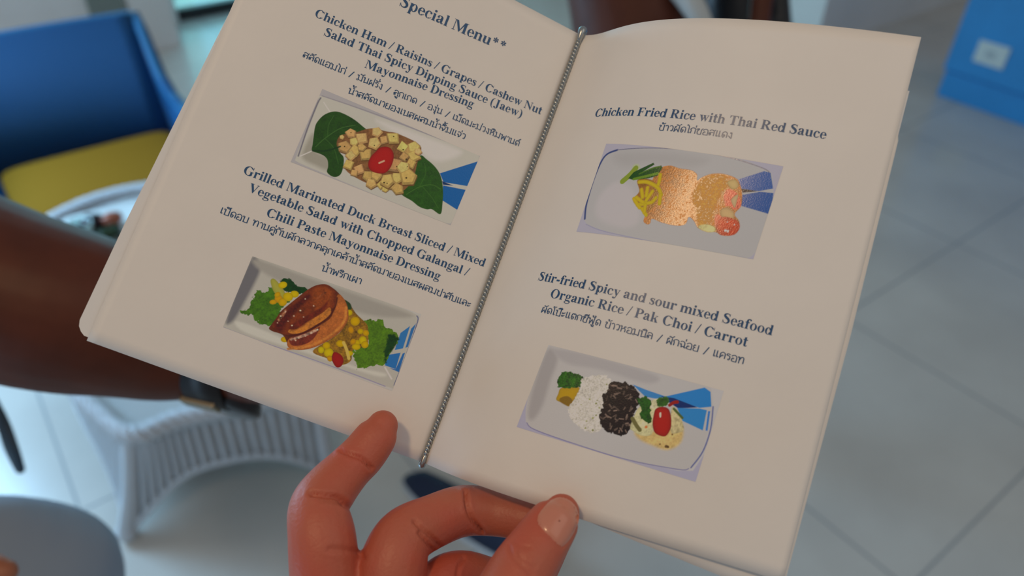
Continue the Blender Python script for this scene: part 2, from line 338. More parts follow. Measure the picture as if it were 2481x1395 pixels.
TM = {  # marks, drawn back from the pen position
 'ั': (0, lambda: lo(-44, 122, 8) + tl((-36, 118), (-22, 116), (4, 142))),
 'ิ': (0, lambda: tl((-58, 114), (-48, 128), (-28, 134), (-8, 114)) + tp((-58, 114), (-8, 114))),
 'ี': (0, lambda: tl((-58, 114), (-48, 128), (-28, 134), (-8, 114)) + tp((-58, 114), (-8, 114), (-8, 142))),
 '็': (0, lambda: lo(-30, 122, 8) + tl((-38, 116), (-52, 124), (-50, 142), (-24, 140), (-4, 152))),
 '์': (1, lambda: lo(-24, 120, 8) + tl((-16, 124), (-18, 138), (-4, 150))),
 '่': (1, lambda: tp((-12, 116), (-12, 142))),
 '้': (1, lambda: lo(-40, 138, 7) + tl((-36, 130), (-40, 118), (-20, 122), (-2, 140))),
 '๊': (1, lambda: lo(-46, 124, 7) + tl((-40, 130), (-34, 140), (-28, 122), (-20, 140), (-4, 120), (-2, 142))),
 'ุ': (2, lambda: lo(-22, -18, 7) + tp((-14, -16), (-14, -42))),
 'ู': (2, lambda: lo(-36, -18, 7) + tp((-28, -16), (-28, -40), (-10, -40), (-10, -12))),
 'ํ': (0, lambda: lo(-24, 124, 9)),
}
def latin_line(t):
    x = 0; out = []
    for ch in t:
        w, g = G_[ch]
        out += [[(px_ + x, py_) for px_, py_ in q] for q in g()]
        x += w
    return out, x
def thai_line(t):
    x = 0; out = []; above = False
    for ch in t.replace('้ำ', '\u0e4d้า').replace('ำ', '\u0e4dา'):
        if ch in TM:
            k, g = TM[ch]; dy = 30 if (k == 1 and above) else 0
            if k == 0: above = True
            out += [[(a + x, b + dy) for a, b in q] for q in g()]
        else:
            w, g = TH[ch]; above = False
            out += [[(a + x, b) for a, b in q] for q in g()]
            x += w
    return out, x
# ================================================================ the room (floor unit U: camera stands 1.37 U up)
U = 1.168
def tile_floor():
    m = bpy.data.materials.new('floor_tiles'); m.use_nodes = True
    nt = m.node_tree; b = nt.nodes['Principled BSDF']
    tc = nt.nodes.new('ShaderNodeTexCoord'); sx = nt.nodes.new('ShaderNodeSeparateXYZ'); link(nt, tc.outputs['Object'], sx.inputs[0])
    def M(op, a, bb=None, c=None):
        n = nt.nodes.new('ShaderNodeMath'); n.operation = op
        for i, q in enumerate((a, bb, c)):
            if q is None: continue
            if isinstance(q, (int, float)): n.inputs[i].default_value = q
            else: link(nt, q, n.inputs[i])
        return n.outputs[0]
    def line(o, off, per):
        t = M('FRACT', M('DIVIDE', M('SUBTRACT', o, off), per))
        d = M('MULTIPLY', M('MINIMUM', t, M('SUBTRACT', 1.0, t)), per)
        return M('LESS_THAN', d, 0.0035)
    g = M('MAXIMUM', line(sx.outputs[0], 2.3893*U, .6289*U), line(sx.outputs[1], .7432*U, .5727*U))
    n = nt.nodes.new('ShaderNodeTexNoise'); n.inputs['Scale'].default_value = 3.0; n.inputs['Detail'].default_value = 6
    link(nt, tc.outputs['Object'], n.inputs['Vector'])
    r = nt.nodes.new('ShaderNodeValToRGB')
    r.color_ramp.elements[0].color = (.54, .515, .47, 1); r.color_ramp.elements[1].color = (.64, .615, .56, 1)
    r.color_ramp.elements[0].position = .3; r.color_ramp.elements[1].position = .7
    link(nt, n.outputs['Fac'], r.inputs['Fac'])
    mx = nt.nodes.new('ShaderNodeMix'); mx.data_type = 'RGBA'
    link(nt, g, mx.inputs['Factor']); link(nt, r.outputs['Color'], mx.inputs['A']); mx.inputs['B'].default_value = (.33, .34, .34, 1)
    link(nt, mx.outputs['Result'], b.inputs['Base Color'])
    b.inputs['Roughness'].default_value = .22; b.inputs['Specular IOR Level'].default_value = .5
    return m
M_floor = tile_floor()
M_wall = mat('white_wall', (.80, .81, .80), .7, noise_amp=.04, noise_scale=4)
M_dark = mat('dark_frame', (.012, .014, .018), .35)
M_white = mat('white_trim', (.75, .76, .76), .5)
fl = MB().box((-3*U, -2*U, -.1), (7*U, 6.5*U, 0)).build('floor', M_floor, smooth=False); tag(fl, kind='structure')
w = MB().box((-3*U, 3.925*U, 0), (.735*U, 4.25*U, 2.9)).build('wall_back', M_wall, smooth=False); tag(w, kind='structure')
p = MB().box((.735*U, 3.90*U, 0), (.925*U, 4.25*U, 2.9)).build('trim_1', M_wall, smooth=False, bevel=.006); tag(p, kind='structure')
p = MB().box((.57*U, 3.895*U, .0), (.72*U, 3.925*U, 2.3)).build('recess_sheet', mat('grey_green_recess', (.22, .27, .25), .5), smooth=False); tag(p, kind='structure')  # dark recess put in as the colour of a flat sheet
w = MB().box((2.9*U, 4.25*U, 0), (7*U, 4.45*U, 2.9)).build('wall_back_right', M_wall, smooth=False); tag(w, kind='structure')
w = MB().box((3.5*U, 2.08*U, 0), (7*U, 2.3*U, 2.9)).build('wall_right', M_wall, smooth=False); tag(w, kind='structure')
# glass door beside the pillar, black bottom rail
d = MB().box((1.02*U, 4.25*U, 0), (2.9*U, 4.30*U, .06*U)).box((1.02*U, 4.25*U, 2.5), (2.9*U, 4.30*U, 2.6)).box((2.82*U, 4.25*U, 0), (2.9*U, 4.30*U, 2.6)).build('door_1', M_dark, smooth=False, bevel=.004); tag(d, kind='structure')
jb = MB().box((.93*U, 4.22*U, 0), (1.02*U, 4.31*U, 2.6)).build('door_frame', M_white, d, smooth=False, bevel=.004)
gm = bpy.data.materials.new('door_glass'); gm.use_nodes = True
b = gm.node_tree.nodes['Principled BSDF']; b.inputs['Transmission Weight'].default_value = 1; b.inputs['Roughness'].default_value = .02; b.inputs['IOR'].default_value = 1.1; b.inputs['Base Color'].default_value = (.9, 1, 1, 1)
MB().box((1.02*U, 4.27*U, .075*U), (2.82*U, 4.28*U, 2.5)).build('glass_pane', gm, d, smooth=False)
ym = bpy.data.materials.new('daylit_yard'); ym.use_nodes = True
b = ym.node_tree.nodes['Principled BSDF']; b.inputs['Base Color'].default_value = (.7, .8, .8, 1); b.inputs['Emission Color'].default_value = (.35, .90, 1.0, 1); b.inputs['Emission Strength'].default_value = 1.3
sk = MB().box((-.5*U, 5.4*U, -.1), (5*U, 5.45*U, 3.2)).build('wall_outside', ym, smooth=False); tag(sk, 'bright daylight seen through the glass door', kind='structure')

# ================================================================ blue cabinet at the right
M_blue = mat('blue_paint', (.03, .28, .66), .45, noise_amp=.06, noise_scale=5)
M_blue2 = mat('blue_paint_shadow_gap', (.02, .2, .5), .5)
cab = empty('cabinet', (3.7*U, .7*U, 0), 'bright blue painted cabinet with a small pale plate, standing on the tiles', 'cabinet')
MB().box((3.47*U, -.2*U, .0), (3.95*U, 1.415*U, .115*U)).build('plinth', M_blue, cab, smooth=False, bevel=.004)
MB().box((3.45*U, -.22*U, .125*U), (3.95*U, 1.42*U, .80*U)).build('body', M_blue, cab, smooth=False, bevel=.006)
MB().box((3.475*U, -.19*U, .110*U), (3.94*U, 1.41*U, .13*U)).build('gap_strip', M_blue2, cab, smooth=False)
MB().box((3.43*U, -.25*U, .80*U), (3.97*U, 1.44*U, .83*U)).build('worktop', M_white, cab, smooth=False, bevel=.004)
pl = MB().box((3.444*U, 1.19*U, .195*U), (3.45*U, 1.315*U, .285*U)).build('wall_plate', mat('pale_plate', (.62, .70, .70), .5), cab, smooth=False, bevel=.002); pl['label'] = 'pale rectangular plate'
MB().box((3.4425*U, 1.235*U, .225*U), (3.444*U, 1.275*U, .255*U)).build('switch', mat('plate_centre', (.45, .52, .55), .5), pl, smooth=False)

# ================================================================ blue wicker chair with yellow cushion
def wicker(name, c, rough=.45, scale=90):
    m = mat(name, c, rough); nt = m.node_tree; b = nt.nodes['Principled BSDF']
    tc = nt.nodes.new('ShaderNodeTexCoord'); bp = nt.nodes.new('ShaderNodeBump'); bp.inputs['Strength'].default_value = .7; bp.inputs['Distance'].default_value = .004
    w1 = nt.nodes.new('ShaderNodeTexWave'); w1.bands_direction = 'Z'; w1.inputs['Scale'].default_value = scale; w1.inputs['Distortion'].default_value = 1.5
    w2 = nt.nodes.new('ShaderNodeTexWave'); w2.bands_direction = 'X'; w2.inputs['Scale'].default_value = scale*.6; w2.inputs['Distortion'].default_value = 1
    ml = nt.nodes.new('ShaderNodeMath'); ml.operation = 'MULTIPLY'
    link(nt, tc.outputs['Object'], w1.inputs['Vector']); link(nt, tc.outputs['Object'], w2.inputs['Vector'])
    link(nt, w1.outputs['Fac'], ml.inputs[0]); link(nt, w2.outputs['Fac'], ml.inputs[1])
    link(nt, ml.outputs[0], bp.inputs['Height']); link(nt, bp.outputs['Normal'], b.inputs['Normal'])
    return m
M_cw = wicker('blue_wicker', (.002, .095, .27))
M_cr = wicker('blue_wicker_rim', (.03, .20, .42), .35)
ch = empty('armchair', (.22*U, 2.4*U, 0), 'blue wicker armchair with a low sloping arm behind the white wicker table', 'chair')
def slab(mb, pa, pb, ta):
    """wall between two polylines (bottom, top) with thickness vector ta"""
    pa, pb, ta = np.array(pa, float), np.array(pb, float), np.array(ta, float)
    n = len(pa)
    V = np.vstack([pa, pb, pb+ta, pa+ta]); F = []
    for i in range(n-1):
        for k in range(4):
            a, b2 = k*n, ((k+1) % 4)*n
            F.append([a+i, a+i+1, b2+i+1, b2+i])
    F += [[0, n, 2*n, 3*n], [n-1, 4*n-1, 3*n-1, 2*n-1]]
    return mb.add(V, F)
# back: leans away, its top edge level
xs = np.linspace(-.10, .50, 13)
bow = lambda x: .03*(1-((x-.2)/.3)**2)
slab(MB(), [(x, 2.50+bow(x), .10) for x in xs], [(x, 2.655+bow(x)*.6, .565) for x in xs], (0, .035, .0)).scaled(U).build('backrest', M_cw, ch)
armr = [(.50, 2.67, .565), (.503, 2.62, .52), (.505, 2.54, .40), (.507, 2.46, .362), (.51, 2.36, .352), (.512, 2.22, .345), (.512, 2.12, .335)]
arml = [(.40-x-.0, y, z) for x, y, z in armr]
for a, s in ((armr, 1), (arml, -1)):
    slab(MB(), [(x, y, .06) for x, y, z in a], a, (s*.03, 0, 0)).scaled(U).build('arm_panel', M_cw, ch)
rim = [(x, y, z) for x, y, z in armr[::-1]] + [(x, 2.675+bow(x)*.6, .568) for x in xs[-2:0:-1]] + arml
MB().tube([(x+.012*(1 if x > .45 else -1 if x < -.05 else 0), y, z-.014) for x, y, z in rim], .016, 10, 4).scaled(U).build('rolled_rim', M_cr, ch)
for s, a in ((1, armr), (-1, arml)):
    x, y, z = a[-1]
    MB().tube([(x+s*.012, y, z+.01), (x+s*.012, y-.015, z-.03), (x+s*.012, y-.01, .05)], .022, 10, 4).scaled(U).build('arm_post', M_cr, ch)
MB().box((-.09, 2.13, .07), (.49, 2.52, .205)).scaled(U).build('seat_base', M_cw, ch, smooth=False, bevel=.01)
for x in (-.08, .48):
    for y in (2.16, 2.6):
        MB().tube([(x, y, .09), (x, y, .003)], [.022, .018], 10, 1).scaled(U).build('leg', M_cr, ch)
# cushion: rounded superellipsoid
def cushion(a, b):
    (x0, y0, z0), (x1, y1, z1) = a, b; c = np.array([(x0+x1)/2, (y0+y1)/2, (z0+z1)/2]); h = np.array([(x1-x0)/2, (y1-y0)/2, (z1-z0)/2])
    sp = lambda t, e: math.copysign(abs(t)**e, t)
    def fn(u, v):
        if v in (0.0, 1.0): return c + np.array([0, 0, h[2]*(2*v-1)])
        t, p = 2*math.pi*u, math.pi*(v-.5)
        return c + h*np.array([sp(math.cos(p), .3)*sp(math.cos(t), .22), sp(math.cos(p), .3)*sp(math.sin(t), .22), sp(math.sin(p), .6)])
    mb = MB().grid(fn, 48, 24, True); w = 48
    return mb
cu = cushion((-.015, 2.12, .208), (.487, 2.488, .255)).scaled(U).build('seat_cushion', mat('yellow_fabric', (.30, .15, .010), .9, spec=.15, bump=.3, bump_scale=300))
tag(cu, 'flat yellow cushion on the seat of the blue wicker chair', 'cushion')

# ================================================================ white wicker coffee table
M_ww = wicker('white_wicker', (.64, .68, .72), .5, 120)
tb = empty('coffee_table', (.2*U, 1.6*U, 0), 'low white wicker coffee table with a ribbed arched apron, under the brown forearm', 'table')
OUT = [(.017, 1.167), (-.02, 1.26), (-.045, 1.38), (-.05, 1.6), (-.03, 1.88), (.028, 2.03), (.117, 2.085), (.223, 2.10), (.33, 2.07), (.40, 1.98), (.43, 1.8), (.43, 1.4), (.405, 1.18), (.345, 1.085), (.22, 1.118), (.10, 1.158)]
oc = cr(OUT, 6, True)
zt = .28
n = len(oc)
cen = oc.mean(0)
top = MB().add([(x, y, zt-.012) for x, y in oc]+[(x, y, zt-.03) for x, y in oc], [list(range(n)), list(range(2*n-1, n-1, -1))]+[[i, n+i, n+(i+1) % n, (i+1) % n] for i in range(n)])
top.scaled(U).build('table_top', wicker('white_wicker_top', (.60, .63, .63), .5, 160), tb, smooth=False)
rm = MB()
for k in range(3):                                            # three-strand braid round the edge
    P = []
    per = np.concatenate([[0], np.cumsum(np.hypot(*np.diff(np.vstack([oc, oc[:1]]), axis=0).T))])
    N = 420
    for i in range(N):
        s_ = per[-1]*i/N; q = np.array([np.interp(s_, per, np.append(oc[:, j], oc[0, j])) for j in (0, 1)])
        out = (q-cen)/np.linalg.norm(q-cen); ph = 2*math.pi*(i/N*44+k/3)
        P.append((*(q+out*(.013*math.cos(ph)-.006)), zt-.006+.010*math.sin(ph)))
    rm.tube(P, .0095, 7, 1, closed=True)
rm.scaled(U).build('braided_rim', M_ww, tb)
# apron: ribs fanning from the rim down to an arched hem, between splayed feet
FEET = [(-.06, 1.19), (.336, 1.08), (.44, 1.95), (-.06, 1.95)]
CORN = [(.005, 1.175), (.345, 1.087), (.40, 1.98), (.03, 2.03)]
def apron(k):
    a0, a1 = np.array(CORN[k]), np.array(CORN[(k+1) % 4]); f0, f1 = np.array(FEET[k]), np.array(FEET[(k+1) % 4])
    i0 = np.argmin(np.hypot(*(oc-a0).T)); i1 = np.argmin(np.hypot(*(oc-a1).T))
    # walk along the outline backwards or forwards, whichever is shorter
    fw = (i1-i0) % n; bw = (i0-i1) % n
    idx = [(i0+j) % n for j in range(fw+1)] if fw < bw else [(i0-j) % n for j in range(bw+1)]
    tops = oc[idx]; L = len(tops)
    def edge(t):
        x = t*(L-1); j = min(int(x), L-2); return tops[j]*(1-(x-j))+tops[j+1]*(x-j)
    hem = lambda t: .012 + .125*(1-abs(2*t-1)**2.6)
    def pt(t, v, off=0.0):
        tp_ = edge(t)*.985+cen*.015; bt = f0*(1-t)+f1*t
        z1, z0 = zt-.035, hem(t); z = z1+(z0-z1)*v; f = ((z1-z)/z1)
        q = tp_*(1-f)+bt*f; o = (q-cen)/np.linalg.norm(q-cen)
        return np.array([*(q+o*off), z])
    sh = MB().grid(lambda a, b: pt(a, b, -.006), 44, 10)
    sh.grid(lambda a, b: pt(1-a, b, -.012), 44, 10)
    sh.scaled(U).build('apron', mat('white_wicker_weave', (.50, .53, .55), .55) if k == 0 else bpy.data.materials['white_wicker_weave'], tb)
    rb = MB()
    for t in np.linspace(.03, .97, 20 if k % 2 == 0 else 34):
        rb.tube([pt(t, v, .002) for v in (0, .35, .7, 1)], .0056, 7, 2)
    rb.tube([pt(t, 1, .001) for t in np.linspace(0, 1, 24)], .008, 8, 2)
    rb.scaled(U).build('ribs', M_ww, tb)
for k in range(4): apron(k)
for c_, f_ in zip(CORN, FEET):
    c2 = np.array(c_)*.985+cen*.015
    MB().tube([(*c2, zt-.03), (*(c2*.5+np.array(f_)*.5), zt*.45), (*f_, .03)], [.014, .014, .016], 10, 3).scaled(U).build('leg', M_ww, tb)
    MB().ball((*f_, .02), (.022, .022, .02)).scaled(U).build('foot', M_ww, tb)

# plate of food on the table
ZT = (zt-.012)*U
def onT(px, py, dz=0.0): return atz(px, py, ZT+dz)
pc_ = (onT(150, 575)+onT(330, 530))/2
plate = MB()
pu = onT(330, 545)-onT(140, 590); pu[2] = 0; Lp = np.linalg.norm(pu); pu /= Lp; pv = np.array([-pu[1], pu[0], 0])
def plate_fn(a, b):
    t = 2*math.pi*a; e = lambda q: math.copysign(abs(q)**.35, q)
    r = [0, .55, .80, 1.0, 1.02, .98, .80, 0][int(round(b*7))]; z = [.006, .006, .008, .018, .016, .012, .0, .0][int(round(b*7))]
    return pc_ + pu*(r*.12*e(math.cos(t))) + pv*(r*.08*e(math.sin(t))) + np.array([0, 0, z])
pc_ = pc_ + np.array([.02, -.01, .004])
pt_o = MB().grid(plate_fn, 48, 7, True).build('serving_plate', mat('white_glaze', (.72, .80, .80), .15)); tag(pt_o, 'white rectangular plate on the wicker table, beside the yellow cushion', 'plate')
def blob(name, c, r, m, label, cat, seed=0, amp=.25):
    mb = MB().ball((0, 0, 0), 1, 22, 14); rr = np.array(r)
    mb.v = [tuple(np.array(c) + rr*np.array(v)*(1+amp*noise.noise(Vector(v)*1.7+Vector((seed*7.1, 0, 0))))) for v in mb.v]
    return tag(mb.build(name, m), label, cat)
blob('red_cabbage', onT(226, 540, .03), (.033, .030, .026), mat('dark_purple_leaf', (.018, .004, .010), .4), 'dark purple red cabbage heap on the white plate', 'food', 1, .4)
blob('prawn', onT(272, 530, .035), (.030, .022, .020), mat('orange_pink_flesh', (.36, .10, .05), .35), 'orange pink piece of food beside the purple cabbage on the plate', 'food', 2)
blob('salad_leaf', onT(262, 563, .022), (.036, .03, .014), mat('dark_green_leaf', (.006, .03, .008), .4), 'dark green salad leaves in front of the cabbage on the plate', 'food', 3, .5)
cup = MB().grid(lambda a, b: onT(205, 578) + np.array([math.cos(2*math.pi*a), math.sin(2*math.pi*a), 0])*[.0, .03, .036, .033, .026, 0][int(round(b*5))] + np.array([0, 0, [.008, .008, .055, .055, .014, .014][int(round(b*5))]]), 28, 5, True)
tag(cup.build('sauce_cup', mat('aqua_glaze', (.55, .85, .85), .12)), 'small pale aqua sauce cup at the near side of the plate', 'cup')
# ================================================================ people and hands
def chain(mb, pts, n=18, sub=5, **kw):
    """pts: (px, py, distance, half width in px) of the limb's axis as measured on the photo"""
    P = [atd(a, b, d) for a, b, d, r in pts]; Rr = [r*d/FPX for a, b, d, r in pts]
    return mb.tube(P, Rr, n, sub, **kw)
M_brown = mat('brown_skin', (.10, .024, .010), .5, spec=.3, noise_amp=.18, noise_scale=30, sss=.05)
# --- person at the left: forearm reaching under the menu
pa = empty('person', atd(-330, 575, .44), 'bare brown forearm with a black watch reaching under the open menu from the left', 'person')
arm = MB()
chain(arm, [(-620, 470, .47, 215), (-330, 575, .44, 222), (0, 707, .43, 214), (250, 776, .44, 190), (400, 838, .455, 138), (520, 862, .46, 104), (600, 880, .455, 100)], 26)
chain(arm, [(580, 872, .455, 100), (680, 872, .44, 108), (760, 868, .43, 100), (800, 860, .42, 80)], 22)
for i, (y0, y1, y2, l, r) in enumerate([(790, 745, 760, 1000, 30), (830, 800, 820, 1030, 33), (870, 860, 872, 1030, 33), (912, 915, 925, 985, 30)]):
    chain(arm, [(760, y0, .425, r+6), (860, y1, .395, r+2), (l-70, y1, .36, r), (l, y2, .335, r-5)], 14)
chain(arm, [(660, 800, .43, 46), (700, 740, .41, 40), (770, 690, .385, 36), (830, 690, .365, 31)], 14)
body_o = fused('body', arm, .0022, M_brown, pa, 8)
def folds(me):
    a = np.empty(len(me.vertices)*3); me.vertices.foreach_get('co', a); a = a.reshape(-1, 3)
    nn = np.empty(len(me.vertices)*3); me.vertex_normals.foreach_get('vector', nn); nn = nn.reshape(-1, 3)
    d = np.array([noise.noise(Vector((p[0]*9, p[1]*9, p[2]*16))) for p in a])
    me.vertices.foreach_set('co', (a + nn*(d*.010)[:, None]).ravel()); me.update()
# wrist watch: strap round the wrist, case and clasp
wc, wd = atd(548, 868, .459), None
ax = atd(600, 880, .455)-atd(470, 852, .46); ax /= np.linalg.norm(ax)
u_ = np.cross(ax, [0, 0, 1]); u_ /= np.linalg.norm(u_); v_ = np.cross(ax, u_)
r_w = 111*.459/FPX
def strap(rad, half, t0=0, t1=1):
    pr = [(-half, -.001), (-half, .0022), (half, .0022), (half, -.001)]
    return MB().grid(lambda a, b: wc + ax*pr[int(round(b*3))][0] + (u_*math.cos(2*math.pi*(t0+(t1-t0)*a)) + v_*math.sin(2*math.pi*(t0+(t1-t0)*a)))*(rad+pr[int(round(b*3))][1]), 48, 3)
M_strap = mat('black_strap', (.006, .006, .009), .5)
wo = strap(r_w, .012).build('wristwatch', M_strap, pa); wo['label'] = 'black wristwatch with a metal clasp'
dn = -CR[:, 1]; dn = dn - ax*(dn @ ax); dn /= np.linalg.norm(dn); sd = CR[:, 2] - ax*(CR[:, 2] @ ax) - dn*(CR[:, 2] @ dn); sd /= np.linalg.norm(sd)
clp = dn*.90 + sd*.44; clp /= np.linalg.norm(clp); ct = np.cross(ax, clp)
cb = MB()
for a, b, c in [(0, 0, 0)]:
    o_ = wc + clp*(r_w+.0025) - ax*.004
    V = [o_ + ax*(.011*i) + ct*(.0055*j) + clp*(.0018*k) for i in (-1, 1) for j in (-1, 1) for k in (-1, 1)]
    cb.add(V, [[0, 1, 3, 2], [4, 6, 7, 5], [0, 4, 5, 1], [2, 3, 7, 6], [0, 2, 6, 4], [1, 5, 7, 3]])
cb.build('clasp', mat('brushed_brass', (.30, .25, .17), .4, .6), wo, smooth=False, bevel=.0008)
kase = MB()
kc = wc + (dn*.86+sd*.1)*(r_w+.001) + ax*.012
kase.grid(lambda a, b: kc + (ax*math.cos(2*math.pi*a)+ct*math.sin(2*math.pi*a))*[0, .015, .016, .016, .013, 0][int(round(b*5))] + dn*[-.004, -.004, -.002, .004, .006, .006][int(round(b*5))], 28, 5, True)
kase.build('watch_case', mat('black_case', (.008, .008, .012), .3), wo)
# dark strap lying over the white clothes
st = MB(); chain(st, [(-60, 900, .80, 16), (0, 1010, .765, 17), (28, 1085, .76, 18), (48, 1135, .765, 13)], 12, flat=(CR[:, 2], .45))
tag(st.build('bag_strap', mat('dark_strap', (.03, .05, .07), .5)), 'thin dark strap hanging in at the left edge below the brown forearm', 'strap')

# --- grey-clothed knee at the lower left with a fingertip
pk = empty('person', atd(60, 1500, .68), 'pale grey clothed knee in the bottom left corner with one fingertip on it', 'person')
kn = MB()
chain(kn, [(-360, 1420, .62, 190), (-80, 1375, .62, 165), (90, 1365, .64, 150), (150, 1440, .68, 135), (215, 1640, .78, 120), (300, 1900, .95, 105)], 24)
fused('trousers', kn, .005, mat('grey_cotton', (.29, .36, .45), .9, bump=.4, bump_scale=60), pk, 6, folds)
fg = MB(); chain(fg, [(-260, 1420, .47, 46), (-110, 1400, .465, 42), (-30, 1380, .462, 40), (12, 1385, .462, 30)], 18)
chain(fg, [(-420, 1460, .48, 110), (-240, 1430, .475, 70)], 18)
fused('body', fg, .0016, mat('finger_skin', (.42, .15, .075), .5, sss=.1), pk, 5)

# --- person at the top edge
pb = empty('person', atd(1600, -260, 1.25), 'seated person cut off by the top edge, bare brown leg and white shirt hem', 'person')
lg = MB()
chain(lg, [(1440, -420, 1.05, 120), (1480, -160, 1.08, 128), (1535, 60, 1.12, 150)], 26)
kp = atd(1538, 75, 1.13)
lg.tube([kp, kp+np.array([.03, .09, -.16]), kp+np.array([.08, .20, -.36]), [kp[0]+.13, kp[1]+.33, .30], [kp[0]+.16, kp[1]+.42, .085]], [.088, .070, .066, .050, .036], 26, 5)
lg.tube([[kp[0]+.17, kp[1]+.46, .045], [kp[0]+.155, kp[1]+.39, .05], [kp[0]+.13, kp[1]+.30, .036], [kp[0]+.105, kp[1]+.22, .026]], [.036, .040, .038, .024], 18, 5)
chain(lg, [(1560, -40, 1.12, 90), (1620, 70, 1.12, 84), (1650, 150, 1.15, 70)], 20)
chain(lg, [(1900, -420, 1.0, 44), (1875, -200, 1.02, 40), (1850, -30, 1.04, 30), (1838, 60, 1.05, 27), (1830, 130, 1.06, 30)], 16)
chain(lg, [(1470, -380, 1.03, 120), (1700, -430, 1.0, 90), (1900, -440, .99, 60)], 20)
fused('body', lg, .005, mat('brown_leg_skin', (.085, .022, .010), .5, spec=.3, noise_amp=.15, noise_scale=25), pb, 6)
hm = MB(); chain(hm, [(1560, -120, 1.06, 36), (1640, -40, 1.03, 34), (1682, 18, 1.02, 30), (1708, 70, 1.03, 24)], 14)
chain(hm, [(1580, -300, 1.0, 120), (1700, -220, 1.0, 120), (1760, -120, 1.02, 60)], 18)
fused('shirt', hm, .004, mat('white_shirt', (.50, .55, .56), .85), pb, 6)
bgm = MB(); chain(bgm, [(1760, -160, 1.23, 70), (1765, -20, 1.24, 66), (1775, 90, 1.26, 62)], 20)
chain(bgm, [(1865, -150, 1.26, 46), (1875, -20, 1.27, 36), (1880, 90, 1.28, 40)], 20)
chain(bgm, [(1760, 80, 1.26, 60), (1880, 95, 1.28, 45)], 18)
chain(bgm, [(1755, -120, 1.25, 60), (1870, -120, 1.28, 50)], 18)
bag = fused('handbag', bgm, .004, mat('black_leather', (.005, .005, .007), .4), None, 6)
tag(bag, 'black bag held at the top edge of the view above the menu', 'bag')

# --- navy shoes on the floor below the menu
def shoe(name, toe, heel, label):
    e = empty(name, (toe+heel)/2*np.array([1, 1, 0]), label, 'shoe')
    d = heel-toe; L = np.linalg.norm(d); d /= L; s = np.array([-d[1], d[0], 0])
    wv = lambda t: .050*(math.sin(math.pi*min(1, max(0, t*.97+.015)))**.42)*(1-.18*t)
    ht = lambda t: .045+.055*t**.8
    up = MB().grid(lambda a, b: toe + d*(L*b) + s*wv(b)*math.cos(math.pi*a)*1.0 + np.array([0, 0, .02+ht(b)*math.sin(math.pi*a)*min(1, 9*b+.05)*min(1, 14*(1-b)+.05)]), 20, 26)
    up.build('upper', mat(name+'_fabric', (.008, .016, .045), .75), e)
    so = MB().grid(lambda a, b: toe + d*(L*b) + s*(wv(b)*1.06)*[-1, -1, 1, 1, -1][int(round(a*4))] + np.array([0, 0, [0.001, .022, .022, .001, .001][int(round(a*4))]]), 4, 26)
    so.build('sole', mat(name+'_sole', (.55, .58, .60), .6), e)
shoe('shoe', atz(985, 1165, 0), atz(1330, 1400, 0), 'dark navy shoe with a pale sole on the floor below the menu')

# --- the hand that holds the menu
def skin_mat():
    m = mat('pink_skin', (.54, .105, .060), .48, colour2=(.50, .142, .080), noise_scale=55, bump=.18, bump_scale=1100, sss=.10)
    return m
M_skin = skin_mat()
hd = empty('hand', atd(900, 1750, .22), 'bare hand holding the open menu by its bottom edge, thumb and little finger in front', 'hand')
h = MB()
chain(h, [(927, 1031, .2272, 38), (914, 1054, .2262, 50), (880, 1100, .2235, 55), (845, 1135, .2205, 57), (800, 1185, .215, 66), (772, 1232, .2105, 72), (780, 1300, .206, 81), (790, 1400, .205, 86), (815, 1540, .207, 100), (850, 1700, .212, 110)], 20, 6)          # little finger
chain(h, [(1310, 1262, .2215, 42), (1275, 1256, .2232, 52), (1200, 1241, .2262, 56), (1122, 1237, .2245, 61), (1048, 1263, .218, 64), (984, 1298, .2118, 72), (956, 1355, .208, 82), (945, 1440, .207, 88), (940, 1580, .209, 105), (940, 1740, .213, 110)], 20, 6)      # ring finger
chain(h, [(1322, 1318, .2285, 44), (1280, 1386, .2275, 52), (1210, 1412, .2245, 56), (1116, 1400, .2185, 65), (1062, 1440, .213, 76), (1045, 1560, .211, 100), (1035, 1740, .214, 110)], 20, 6)   # middle finger
chain(h, [(1352, 1250, .2268, 40), (1338, 1306, .2385, 46), (1280, 1420, .2425, 52), (1225, 1490, .2345, 64), (1155, 1565, .219, 90), (1130, 1740, .214, 105)], 18, 6)   # index finger
chain(h, [(1361, 1240, .2033, 44), (1353, 1252, .2026, 57), (1334, 1277, .2014, 64), (1302, 1324, .1985, 70), (1262, 1386, .195, 79), (1225, 1460, .192, 88), (1170, 1580, .193, 112), (1090, 1740, .200, 120)], 22, 6)  # thumb
chain(h, [(870, 1640, .212, 120), (1000, 1640, .210, 120), (1110, 1640, .206, 115)], 18, 4)
chain(h, [(880, 1800, .216, 135), (1000, 1830, .214, 150), (1080, 1800, .208, 130)], 18, 4)
chain(h, [(985, 1800, .216, 190), (990, 2100, .222, 185), (1000, 2300, .225, 165), (1010, 2600, .235, 170), (1030, 3200, .26, 215)], 24, 4, flat=(CR[:, 2], .7))
